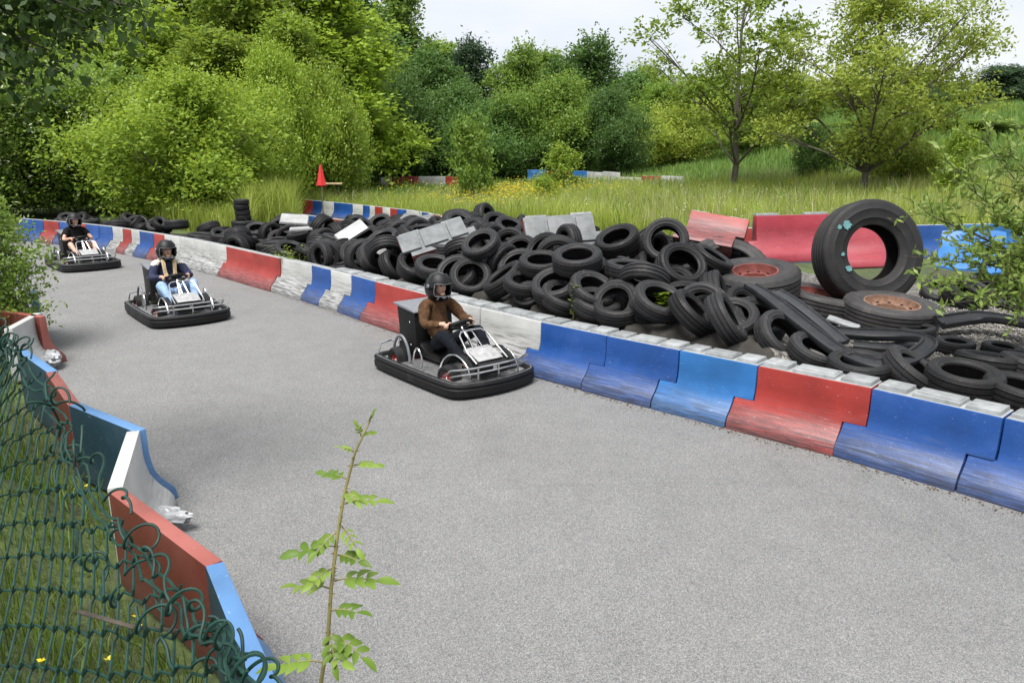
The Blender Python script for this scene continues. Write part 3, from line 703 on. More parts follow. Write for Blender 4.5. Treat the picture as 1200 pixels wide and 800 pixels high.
# let the heap settle
def settle():
    vl = bpy.context.view_layer
    bpy.ops.rigidbody.world_add(); rw = S.rigidbody_world; rw.time_scale = 1.0; rw.substeps_per_frame = 8; rw.solver_iterations = 20
    if rw.collection is None: rw.collection = bpy.data.collections.new('rb')
    fl = []
    xs = np.arange(-11, 9, .3); ys = np.arange(3, 24, .3); X, Y = np.meshgrid(xs, ys); Z = terrain(X.ravel(), Y.ravel())
    n = len(xs); i0 = np.arange(len(ys) - 1)[:, None] * n + np.arange(n - 1)[None, :]
    o = bpy.data.objects.new('sim_floor', np_mesh('sim_floor', np.stack([X.ravel(), Y.ravel(), Z], 1), np.stack([i0, i0 + 1, i0 + n + 1, i0 + n], -1).reshape(-1, 4))); C.objects.link(o); fl.append((o, 'MESH'))
    for a, b in zip(main_pts, main_pts[1:]):
        d = (b - a); mb = MB(); mb.box((d.length / 2, .10, 1.3), (d.length + .3, .78, 2.8)); o = bpy.data.objects.new('sim_wall', mb.mesh('w', 0)); C.objects.link(o); place(o, a, b, -.1); fl.append((o, 'CONVEX_HULL'))
    for k, p, q, o, *_ in pas: fl.append((o, 'CONVEX_HULL'))
    vl.update()
    def add(o, typ, shape, mass=1):
        vl.objects.active = o
        for s_ in bpy.context.selected_objects: s_.select_set(False)
        o.select_set(True); bpy.ops.rigidbody.object_add(type=typ)
        rb = o.rigid_body; rb.collision_shape = shape; rb.friction = .9; rb.restitution = 0; rb.use_margin = True; rb.collision_margin = .003
        if typ == 'ACTIVE': rb.mass = mass; rb.linear_damping = .25; rb.angular_damping = .6
    for o, sh in fl: add(o, 'PASSIVE', sh)
    for k, p, q, o in act: add(o, 'ACTIVE', 'CONVEX_HULL', 8)
    rw.point_cache.frame_end = 80
    for f in range(1, 76): S.frame_set(f)
    dg = bpy.context.evaluated_depsgraph_get(); res = [o.evaluated_get(dg).matrix_world.copy() for _, _, _, o in act]
    bpy.ops.rigidbody.world_remove(); S.frame_set(1)
    for o, _ in fl:
        if o.name.startswith('sim_'): bpy.data.objects.remove(o)
    for _, _, _, o in act: bpy.data.objects.remove(o)
    for q in pas:
        try: bpy.data.objects.remove(q[3])
        except ReferenceError: pass
    for cc in list(bpy.data.collections):
        if cc.name.startswith('RigidBody') or cc.name == 'rb': bpy.data.collections.remove(cc)
    return res
try:
    res = settle()
except Exception as e:
    print('settle failed', e); res = [Matrix.LocRotScale(p, q, (1, 1, 1)) for _, p, q, _ in act]
GRP = 'tyres heaped behind the track barriers'
def tyre_label(k, mw):
    ax = abs((mw.to_3x3() @ Vector((0, 0, 1))).z); p = mw.translation
    pose = 'lying flat' if ax > .85 else 'standing on edge' if ax < .35 else 'tilted'
    i = min(range(len(main_pts) - 1), key=lambda j: ((main_pts[j] + main_pts[j + 1]) / 2 - Vector((p.x, p.y, .6))).length)
    s = float(behind_main(np.array([p.x]), np.array([p.y]))[0])
    wh = 'just behind' if s < 1.1 else 'midway behind' if s < 2.6 else 'deep behind'
    kd = {'car': 'worn car tyre', 'wide': 'broad car tyre', 'slim': 'narrow car tyre', 'small': 'small tyre'}[k]
    c = main_col[i]; a = main_col[i - 1] if i else 'blue'; d = main_col[i + 1]
    near = 'the %s barrier' % CN[c] if a != c and d != c else 'the run of %s barriers' % CN[c]
    return '%s %s %s %s' % (kd, pose, wh, near)
tyre_pos = []
for (k, *_), mw in zip(act, res):
    if mw.translation.z < .1 or abs(mw.translation.x) > 30 or float(behind_main(np.array([mw.translation.x]), np.array([mw.translation.y]))[0]) < .25: continue
    if project(mw.translation)[0] > 940 or any((mw.translation - q_[1]).length < .16 for q_ in pas): continue
    o = bpy.data.objects.new(TN[k], TM[k]); C.objects.link(o); loc, q, _ = mw.decompose()
    o.location = loc; o.rotation_mode = 'QUATERNION'; o.rotation_quaternion = q; tag(o, tyre_label(k, mw), 'tyre', GRP); tyre_pos.append(loc)
print('TYRES', len(tyre_pos), 'top', max(p.z for p in tyre_pos))
def rim_mesh(Ri, Wd, holes=True):
    b = MB(); b.lathe([(Ri * 1.06, Wd * .80), (Ri * 1.04, Wd * .86), (Ri * .98, Wd * .86), (Ri * .96, Wd * .5), (Ri * .90, Wd * .30), (Ri * .62, Wd * .42), (Ri * .56, Wd * .40), (Ri * .55, Wd * .2), (Ri * .52, -Wd * .3), (Ri * .95, -Wd * .5), (Ri * 1.0, -Wd * .8)], 40)
    return b
for k, p, q, _, rim, lb in pas:
    me = TM[k]; o = bpy.data.objects.new(TN[k], me); C.objects.link(o); o.location = p; o.rotation_mode = 'QUATERNION'; o.rotation_quaternion = q
    if lb: tag(o, lb, 'tyre')
    else: tag(o, tyre_label(k, Matrix.LocRotScale(p, q, (1, 1, 1))), 'tyre', GRP)
    if rim:
        Ro, Wd, Ri = TY[k]; rm = rim_mesh(Ri, Wd).build('rim', M[rim], o)
        for j in range(10):
            a = j * math.pi / 5; b = MB(); b.lathe([(.001, .012), (.018, .012), (.02, 0)], 8, 0, Matrix.Translation((Ri * .76 * math.cos(a), Ri * .76 * math.sin(a), Wd * .365)))
            bo = b.build('bolt_hole', M['blackp'], rm)
    if k == 'giant':
        for (a, r_, w) in ((2.1, .50, .085), (2.9, .43, .035), (3.35, .41, .055), (2.25, .56, .04)):
            b = MB(); n = 18; pr = [(math.cos(t * 6.283 / n) * w * u_, math.sin(t * 6.283 / n) * w * u_) for t in range(n) for u_ in (rng.uniform(.45, .9),)]
            b.prism(pr, 0, .004, 'z'); s_ = b.build('paint_splash', M['teal'], o); s_.location = (r_ * math.cos(a), r_ * math.sin(a), .192)
# neat stack by the bush
sp = ga(285, 262, 19.2); zz_ = T(sp.x, sp.y)
for k, n in (('car', 3), ('small', 4)):
    a, b, c = TY[k]
    for i in range(n):
        o = bpy.data.objects.new(TN[k], TM[k]); C.objects.link(o); o.location = (sp.x + rng.uniform(-.03, .03), sp.y + rng.uniform(-.03, .03), zz_ + b); zz_ += 2 * b
        tag(o, ('car tyre in the upright column beside the round bush' if k == 'car' else 'small tyre crowning the upright column beside the round bush'), 'tyre', 'column of stacked tyres')
# tyres heaped in the shade behind the far left barriers
for i in range(22):
    t = rng.uniform(0, 1); p = gp(30 + 110 * t, 258 + 9 * t, .6); d_ = rng.uniform(.35, 1.5)
    s2 = Vector((.72, .69, 0)); k = rng.choice(['car', 'slim', 'wide']); pos = p + s2 * d_ - Vector((0, 0, .6)); pos.z = T(pos.x, pos.y) + rng.uniform(.1, .36)
    o = bpy.data.objects.new(TN[k], TM[k]); C.objects.link(o); o.location = pos; o.rotation_mode = 'QUATERNION'; o.rotation_quaternion = axis_rot((rng.gauss(0, .6), rng.gauss(-.3, .6), 1))
    tag(o, 'shaded car tyre behind the far barriers under the bushes', 'tyre', 'tyres in the shade behind the far barriers')

# ------------------------------------------------------------------ loose things on the pile
def loose_barrier(c, eul, L_, paint, label, h=.6):
    root = empty('loose_barrier', c, 0, label, 'barrier'); root.rotation_euler = eul
    me = barrier_mesh(L_, h, .12, .15); me.transform(Matrix.Translation((-L_ / 2, 0, -h / 2)))
    link('moulded_shell', me, [M[paint], M['shell']], root)
    for i, (a, b_) in enumerate(((0, .3), (.33, .7), (.73, 1))):
        b = MB(); b.box(((a + b_) / 2 * L_ - L_ / 2, -.165, 0.02), ((b_ - a) * L_ - .02, .045, h * .72)); b.build('back_panel', M['shell'], root, 30, .012)
    for x in (-.18, .2):
        b = MB(); b.box((x * L_ * 1.7, -.09, h / 2 + .012), (.3 * L_, .1, .04)); b.build('cap_block', M['cap'], root, 30, .008)
    return root
loose_barrier(ga(510, 287, 11.6), (R(-62), R(-16), R(12)), 1.05, 'red', 'grey moulded barrier tipped on its side among the tyres')
loose_barrier(ga(655, 277, 12.2), (R(-34), R(-3), R(10)), 1.15, 'red', 'grey barrier with a red end seen from behind above the tyres')
loose_barrier(ga(838, 272, 11.0), (R(38), R(-8), R(158)), .85, 'red', 'red and white barrier tipped on top of the lugged tyre')
loose_barrier(ga(930, 279, 11.0), (R(4), R(1), R(184)), 1.12, 'maroon', 'upright maroon barrier beside the giant tyre', .66)
loose_barrier(ga(1016, 290, 11.1), (R(14), R(3), R(176)), .8, 'maroon', 'maroon barrier glimpsed through the giant tyre', .6)
def sheet(name, corners, matn, label, cat, amp=.05, n=14, seed=0, thick=.008):
    a, b, c, d = [Vector(q) for q in corners]; V = []
    for side in (0, 1):
        for i in range(n):
            for j in range(n):
                u, v = i / (n - 1), j / (n - 1); p = a.lerp(b, u).lerp(d.lerp(c, u), v)
                p = p + Vector((0, -.3, 1)) * amp * mnoise.noise(Vector((u * 4 + seed, v * 3, seed * 1.7))) + Vector((0, 0, -thick * side))
                V.append(p)
    F = []
    for i in range(n - 1):
        for j in range(n - 1):
            q = i * n + j; F.append((q, q + 1, q + n + 1, q + n)); F.append((q + n * n, q + n + n * n, q + n + 1 + n * n, q + 1 + n * n))
    for i in range(n - 1):
        for e0, e1 in ((i, i + 1), ((n - 1) * n + i, (n - 1) * n + i + 1), (i * n, (i + 1) * n), (i * n + n - 1, (i + 1) * n + n - 1)): F.append((e0, e1, e1 + n * n, e0 + n * n))
    mb = MB(); mb.add(V, F); o = mb.build(name, M[matn], None, 50); return tag(o, label, cat)
sheet('plastic_sheet', [ga(546, 259, 15.5), ga(590, 275, 15.0), ga(580, 290, 13.6), ga(552, 284, 14.0)], 'sheet', 'white rumpled sheet draped behind the tipped grey barrier', 'sheet', .25, 18, 2)
sheet('grey_sheeting', [ga(476, 250, 17.2), ga(525, 256, 16.6), ga(512, 272, 14.6), ga(455, 270, 15.4)], 'tarp', 'grey ribbed sheeting sloping over the back of the tyre heap', 'sheet', .10, 14, 4)
sheet('plastic_sheet', [ga(586, 268, 14.6), ga(612, 276, 14.4), ga(600, 290, 13.6), ga(574, 286, 13.8)], 'sheet', 'white bag slumped between the two grey barriers', 'sheet', .2, 14, 6)
def plank(c, eul, d, matn, label, cat):
    mb = MB(); mb.box((0, 0, 0), d, 0, None, .93); o = mb.build('foam_block' if matn == 'sheet' else 'panel', M[matn], None, 30, .01); o.location = c; o.rotation_euler = eul; return tag(o, label, cat)
plank(ga(412, 272, 14.3), (R(38), R(-28), R(30)), (.62, .30, .06), 'sheet', 'white foam board wedged flat among the left tyres', 'board')
plank(ga(452, 303, 12.4), (R(60), R(35), R(20)), (.34, .30, .07), 'sheet', 'white foam piece stuck between tyres above the red barrier', 'board')
plank(ga(345, 257, 17.0), (R(25), R(5), R(10)), (.62, .4, .05), 'sheet', 'pale board resting on tyres before the blue barrier', 'board')
plank(ga(353, 268, 16.0), (R(10), R(-3), R(8)), (.5, .18, .05), 'sheet', 'narrow pale plank lying low among the left tyres', 'board')
plank(ga(988, 378, 8.1), (R(20), R(12), R(-38)), (.36, .1, .03), 'cap', 'small grey plank lying before the rusty rim', 'board')
plank(ga(825, 398, 7.55), (R(0), R(0), R(20)), (.13, .07, .035), 'edgered', 'small pink block lying in a front row tyre', 'block')
# slabs of blue plastic behind the twigs
sheet('blue_panel', [ga(1104, 272, 11.6), ga(1180, 270, 11.2), ga(1174, 318, 10.6), ga(1096, 312, 11.0)], 'lblue', 'faded blue plastic panel leaning behind the leafy twigs', 'panel', .08, 8, 8, .03)
# rubber strips: thick flat extrusions looped over the tyres
def strip(pts, label, w=.11, t=.035, name='rubber_strip', mt='strip'):
    P = [Vector(p) for p in pts]; Q = []
    for i in range(len(P) - 1):                               # Catmull-Rom
        p0, p1, p2, p3 = P[max(i - 1, 0)], P[i], P[i + 1], P[min(i + 2, len(P) - 1)]
        for k in range(7):
            u = k / 7; Q.append(.5 * ((2 * p1) + (p2 - p0) * u + (2 * p0 - 5 * p1 + 4 * p2 - p3) * u * u + (3 * p1 - 3 * p2 + p3 - p0) * u ** 3))
    Q.append(P[-1])
    prof = [(-1, 0), (-.9, .8), (-.62, 1), (-.5, .55), (.5, .55), (.62, 1), (.9, .8), (1, 0), (.85, -.6), (-.85, -.6)]
    V = []; n = len(prof)
    for i, p in enumerate(Q):
        tt = (Q[min(i + 1, len(Q) - 1)] - Q[max(i - 1, 0)]).normalized(); up = Vector((0, -.45, 1)); sd_ = tt.cross(up).normalized(); u2 = sd_.cross(tt)
        for a, b in prof: V.append(p + sd_ * a * w / 2 + u2 * b * t)
    F = [(i * n + k, i * n + (k + 1) % n, (i + 1) * n + (k + 1) % n, (i + 1) * n + k) for i in range(len(Q) - 1) for k in range(n)]
    F += [tuple(range(n)), tuple((len(Q) - 1) * n + k for k in range(n))[::-1]]
    mb = MB(); mb.add(V, F); o = mb.build(name, M[mt], None, 40); return tag(o, label, 'rubber strip')
def st_(l): return [gp(x, y, z) for x, y, z in l]
strip(st_([(880, 336, 1.0), (902, 350, .98), (945, 384, .80), (985, 413, .66), (1028, 428, .64), (1066, 420, .66), (1088, 402, .70), (1062, 394, .68), (1010, 392, .64), (975, 389, .62)]),
      'long ribbed rubber strip bent into a hairpin before the rusty rim', .17, .045)
strip(st_([(910, 343, .98), (934, 358, .9), (962, 380, .76), (988, 402, .64)]), 'shorter rubber strip lying beside the hairpin strip', .15, .04)
strip(st_([(1000, 404, .57), (1040, 407, .57), (1072, 403, .57)]), 'flat rubber offcut lying inside the hairpin strip', .12, .03)
strip(st_([(1100, 378, .62), (1150, 372, .66), (1205, 380, .70), (1250, 392, .70)]), 'black rubber strip curving across the gravel under the twigs', .2, .05)
# gravel stones by the rusty rim
rg = np.random.default_rng(5); V = []; F = []
ico = [(0, 0, 1), (.9, 0, .1), (0, .9, .1), (-.9, 0, .1), (0, -.9, .1), (0, 0, -.8)]; icf = [(0, 1, 2), (0, 2, 3), (0, 3, 4), (0, 4, 1), (5, 2, 1), (5, 3, 2), (5, 4, 3), (5, 1, 4)]
for i in range(5200):
    a = rg.uniform(0, 1); p = gp(980 + 260 * a, rg.uniform(352, 425), .45); z = T(p.x, p.y); r = rg.uniform(.008, .026)
    o = len(V); th = rg.uniform(0, 6.28); c_, s_ = math.cos(th), math.sin(th); jx = rg.uniform(.6, 1.4)
    for q in ico: V.append((p.x + r * (q[0] * c_ * jx - q[1] * s_), p.y + r * (q[0] * s_ * jx + q[1] * c_), z + r * .4 + r * q[2] * .7))
    F += [(o + a_, o + b_, o + c2) for a_, b_, c2 in icf]
tag(link('gravel', np_mesh('gravel', V, F), M['stone']), 'loose pale gravel around the rusty rimmed truck tyre', 'gravel', kind='stuff')

# warning flag on a post at the striped run
fp = ga(378, 236, 24.0); fz = 0.0
fr = empty('warning_flag', (fp.x, fp.y, fz), 0, 'furled red flag on a thin post with a wooden arm', 'flag')
ft = ga(378, 193, 24).z
b = MB(); b.tube([(0, 0, 0), (0, 0, ft)], .018, 8); b.build('post', M['chrome'], fr)
b = MB(); b.lathe([(.02, ft), (.045, ft - .12), (.09, ft - .38), (.14, ft - .62), (.11, ft - .66), (.03, ft - .64)], 14, 0, None, False, lambda r, z, i, k: r * (1 + .18 * (k % 2))); b.build('flag_cloth', M['flag'], fr)
b = MB(); b.box((.33, 0, ft - .57), (.62, .05, .05)); b.build('arm', M['wood'], fr, 30, .005)

# ------------------------------------------------------------------ karts
def chaikin(P, n=3):
    for _ in range(n):
        Q = []
        for i in range(len(P)):
            a, b = Vector(P[i]), Vector(P[(i + 1) % len(P)]); Q += [a.lerp(b, .25), a.lerp(b, .75)]
        P = Q
    return P
def ring(outline, prof):
    n = len(outline); V = []; k = len(prof)
    for i in range(n):
        t = (outline[(i + 1) % n] - outline[i - 1]).normalized(); nn = Vector((t.y, -t.x))
        for o, z in prof: q = outline[i] + nn * o; V.append((q.x, q.y, z))
    F = [(i * k + j, i * k + (j + 1) % k, ((i + 1) % n) * k + (j + 1) % k, ((i + 1) % n) * k + j) for i in range(n) for j in range(k)]
    return V, F
def arc(a, b, h, n=10, flat=.5):
    a, b = Vector(a), Vector(b); out = []
    for i in range(n + 1):
        t = i / n; s_ = math.sin(math.pi * t) ** flat; out.append(a.lerp(b, t) + Vector(h) * s_)
    return out
WF = tyre_mesh('kart_tyre_front', .150, .072, .075, 28, 0, 1); WF.materials.append(M['rubber'])
WR = tyre_mesh('kart_tyre_rear', .155, .10, .075, 28, 0, 1); WR.materials.append(M['rubber'])
def kart(loc, rz, label):
    root = empty('go_kart', loc, rz, label, 'go-kart', 'karts out on the track'); root.scale = (.885, .90, .95)
    out = chaikin([(1.0, .30), (.90, .62), (.60, .665), (-.80, .665), (-1.0, .60), (-1.02, .25), (-1.02, -.25), (-1.0, -.60), (-.80, -.665), (.60, -.665), (.90, -.62), (1.0, -.30), (1.03, 0)], 2)
    out = [Vector((p[0], p[1])) for p in out][::-1]
    sgn = 1
    a = sum(out[i].x * out[(i + 1) % len(out)].y - out[(i + 1) % len(out)].x * out[i].y for i in range(len(out)))
    if a < 0: out = out[::-1]
    b = MB(); V, F = ring(out, [(-.015, .03), (.0, .045), (.004, .115), (-.010, .127), (-.010, .137), (.004, .149), (.0, .170), (-.015, .183), (-.085, .183), (-.10, .170), (-.10, .045), (-.085, .03)]); b.add(V, F)
    bp = b.build('bumper', M['rubber'], root, 40)
    b = MB(); V, F = ring(out, [(-.030, .1815), (-.030, .186), (-.040, .186), (-.040, .1815)]); b.add(V, F); b.build('bumper_trim', M['tray'], bp, 40)
    b = MB(); inn = []
    for i in range(len(out)):
        t = (out[(i + 1) % len(out)] - out[i - 1]).normalized(); q = out[i] - Vector((t.y, -t.x)) * .095; inn.append((q.x, q.y))
    b.prism(inn, .125, .145, 'z'); b.build('floor_tray', M['tray'], root, 30)
    # chassis rails and engine box
    for y in (-.30, .30):
        b = MB(); b.tube([(-.9, y, .12), (.85, y, .12)], .02, 8); b.build('chassis_rail', M['blackp'], root)
    b = MB(); b.prism([(-.86, .19), (-.47, .19), (-.42, .40), (-.45, .72), (-.87, .76), (-.83, .5)], -.29, .29, 'y'); eb = b.build('engine_box', M['blackp'], root, 30, .02)
    b = MB(); b.prism([(-.95, .77), (-.43, .725), (-.43, .745), (-.60, .775), (-.95, .80)], -.30, .30, 'y'); b.build('lid', M['greyp'], eb, 30, .012)
    for y in (-.292, .292):
        for x, z in ((-.55, .32), (-.8, .34), (-.56, .6)):
            b = MB(); b.ell((x, y, z), (.014, .006, .014), 8, 6); b.build('bolt', M['chrome'], eb)
    b = MB(); b.prism([(-.46, .19), (.02, .19), (.02, .25), (-.30, .27), (-.42, .34), (-.46, .62)], -.23, .23, 'y'); b.build('seat', M['blackp'], root, 30, .02)
    # wheels
    for sx, me, W_, x, y in ((1, WF, .075, .50, .415), (1, WR, .10, -.62, .42)):
        for s in (-1, 1):
            w = bpy.data.objects.new('wheel', me); C.objects.link(w); w.parent = root; w.location = (x, s * y, .155); w.rotation_euler = (R(-90 * s), 0, R(9) if x > 0 else 0)
            b = MB(); b.lathe([(.071, W_ * .6), (.068, W_ * .72), (.06, W_ * .7), (.055, W_ * .3), (.03, W_ * .35), (.026, W_ * .62), (.001, W_ * .62)], 20)
            rm = b.build('rim', M['kartrim'], w); b = MB(); b.ell((0, 0, W_ * .62), (.014, .014, .012), 8, 6); b.build('hub_nut', M['chrome'], w)
    for s in (-1, 1):
        # arch over the front wheel: dark guard with bright tube edge
        b = MB(); A = arc((.20, s * .27, .18), (.84, s * .27, .22), (0, 0, .215), 12, .6); B = [p + Vector((0, s * .075, -.006)) for p in A]
        n = len(A); V = A + B + [p - Vector((0, 0, .012)) for p in A] + [p - Vector((0, 0, .012)) for p in B]
        F = [(i, i + 1, n + i + 1, n + i) for i in range(n - 1)] + [(2 * n + i, 3 * n + i, 3 * n + i + 1, 2 * n + i + 1) for i in range(n - 1)] + [(n + i, n + i + 1, 3 * n + i + 1, 3 * n + i) for i in range(n - 1)] + [(i, 2 * n + i, 2 * n + i + 1, i + 1) for i in range(n - 1)]
        b.add(V, F); b.build('front_fender', M['blackp'], root)
        b = MB(); b.tube([p + Vector((0, s * .085, -.002)) for p in A], .0105, 8); b.build('fender_tube', M['chrome'], root)
        b = MB(); b.tube([(-.16, s * .50, .17)] + arc((-.16, s * .50, .26), (.04, s * .50, .26), (0, 0, .14), 9, .6) + [(.04, s * .50, .17)], .0105, 8); b.build('side_hoop', M['chrome'], root)
        b = MB(); b.tube([(-.36, s * .43, .17)] + arc((-.36, s * .43, .22), (-.74, s * .44, .22), (0, 0, .24), 10, .6), .018, 8); b.build('rear_guard', M['greyp'], root)
        b = MB(); b.tube([(-.84, s * .30, .30), (-.92, s * .36, .33), (-.93, s * .52, .31), (-.93, s * .55, .20)], .014, 8); b.build('rear_hoop', M['chrome'], root)
        b = MB(); b.tube([(.55, s * .2, .2), (.58, s * .2, .38)], .011, 6); b.build('nose_stay', M['chrome'], root)
        b = MB(); b.box((.53, s * .13, .235), (.03, .09, .11), 0, Matrix.Rotation(0, 4, 'Y')); b.build('pedal', M['tray'], root, 30, .005)
    # front rails
    fr_ = [(.60, .56, .22), (.74, .56, .31), (.86, .50, .33), (.915, .36, .335), (.93, 0, .335), (.915, -.36, .335), (.86, -.50, .33), (.74, -.56, .31), (.60, -.56, .22)]
    b = MB(); b.tube(fr_, .0105, 8); b.build('front_rail', M['chrome'], root)
    b = MB(); b.tube([(.70, .55, .22), (.86, .48, .268), (.91, .34, .272), (.925, 0, .272), (.91, -.34, .272), (.86, -.48, .268), (.70, -.55, .22)], .0105, 8); b.build('front_rail', M['chrome'], root)
    for y in (-.3, 0, .3):
        b = MB(); b.tube([(.915, y, .19), (.92, y, .335)], .011, 6); b.build('rail_post', M['chrome'], root)
    # nose cowl, its dark grille and the steering hoop
    b = MB(); b.prism([(.47, .40), (.60, .385), (.76, .345), (.78, .355), (.60, .425), (.47, .445)], -.185, .185, 'y'); b.build('nose_cowl', M['whitep'], root, 30, .012)
    b = MB(); b.prism([(.46, .20), (.84, .20), (.845, .32), (.60, .375), (.46, .395)], -.21, .21, 'y'); b.build('nose_box', M['blackp'], root, 30, .012)
    b = MB(); b.box((.852, 0, .27), (.008, .05, .05)); b.build('badge', M['whitep'], root, 30)
    b = MB(); b.tube([(.80, .23, .34), (.62, .235, .43), (.42, .20, .585), (.37, .15, .615), (.36, 0, .62), (.37, -.15, .615), (.42, -.20, .585), (.62, -.235, .43), (.80, -.23, .34)], .0105, 8); b.build('steering_hoop', M['chrome'], root)
    b = MB(); b.tube([(.52, .07, .43), (.33, .045, .60), (.33, -.045, .60), (.52, -.07, .43)], .010, 8); b.build('column_bracket', M['chrome'], root)
    b = MB(); b.tube([(.55, 0, .30), (.16, 0, .635)], .016, 8); b.build('steering_column', M['chrome'], root)
    cW = Vector((.14, 0, .645)); nW = Vector((-.5, 0, .866)); eW = Vector((.866, 0, .5))
    b = MB(); b.tube([cW + (eW * math.cos(t) * .85 + Vector((0, 1, 0)) * math.sin(t)) * .155 for t in [i * math.pi / 14 for i in range(28)]], .021, 10, 0, True)
    sw = b.build('steering_wheel', M['blackp'], root)
    b = MB(); b.ell((0, 0, 0), (.085, .10, .022), 16, 8, 0, Matrix.Translation(cW + nW * .006) @ Matrix.Rotation(R(-30), 4, 'Y')); b.build('centre_pad', M['blackp'], sw)
    for s in (-1, 1):
        b = MB(); b.box((0, s * .115, 0), (.035, .09, .012), 0, Matrix.Translation(cW) @ Matrix.Rotation(R(-30), 4, 'Y')); b.build('spoke', M['tray'], sw)
    return root

# ------------------------------------------------------------------ drivers
def skin(verts, edges, radii, root=0, sub=2):
    me = bpy.data.meshes.new('sk'); me.from_pydata([Vector(v) for v in verts], edges, []); o = bpy.data.objects.new('sk', me); C.objects.link(o)
    md = o.modifiers.new('s', 'SKIN'); md.use_smooth_shade = True; md.branch_smoothing = .6
    if not me.skin_vertices:
        bm = bmesh.new(); bm.from_mesh(me); bm.verts.layers.skin.verify(); bm.to_mesh(me); bm.free()
    sv = me.skin_vertices[0].data
    for i, r in enumerate(radii):
        sv[i].radius = r if isinstance(r, (tuple, list)) else (r, r); sv[i].use_root = (i == root)
    ss = o.modifiers.new('ss', 'SUBSURF'); ss.levels = sub; ss.render_levels = sub
    dg = bpy.context.evaluated_depsgraph_get(); out = bpy.data.meshes.new_from_object(o.evaluated_get(dg)); bpy.data.objects.remove(o)
    out.polygons.foreach_set('use_smooth', np.ones(len(out.polygons), dtype=bool))
    return out
def join(meshes, name):
    bm = bmesh.new(); k = 0
    for m, mi in meshes:
        n0 = len(bm.faces); bm.from_mesh(m); bm.faces.ensure_lookup_table()
        for f in bm.faces[n0:]: f.material_index = mi
    me = bpy.data.meshes.new(name); bm.to_mesh(me); bm.free(); return me
J = dict(pel=(-.26, 0, .37), sp=(-.32, 0, .53), ch=(-.35, 0, .71), nb=(-.345, 0, .86), nk=(-.33, 0, .93), hd=(-.30, 0, 1.03), tp=(-.30, 0, 1.11))
def limb(s, lean=0):
    return dict(sh=(-.335, s * .175, .82), el=(-.17, s * .295, .62), wr=(.055, s * .205, .665), hip=(-.22, s * .105, .35), kn=(.16, s * .25, .565), an=(.49, s * .165, .25), to=(.62, s * .165, .27))
def wob(me, amp, freq, seed):
    for v in me.vertices:
        v.co += v.normal * amp * (mnoise.noise(v.co * freq + Vector((seed, 0, 0))) + .5 * mnoise.noise(v.co * freq * 2.3 + Vector((0, seed, 0))))
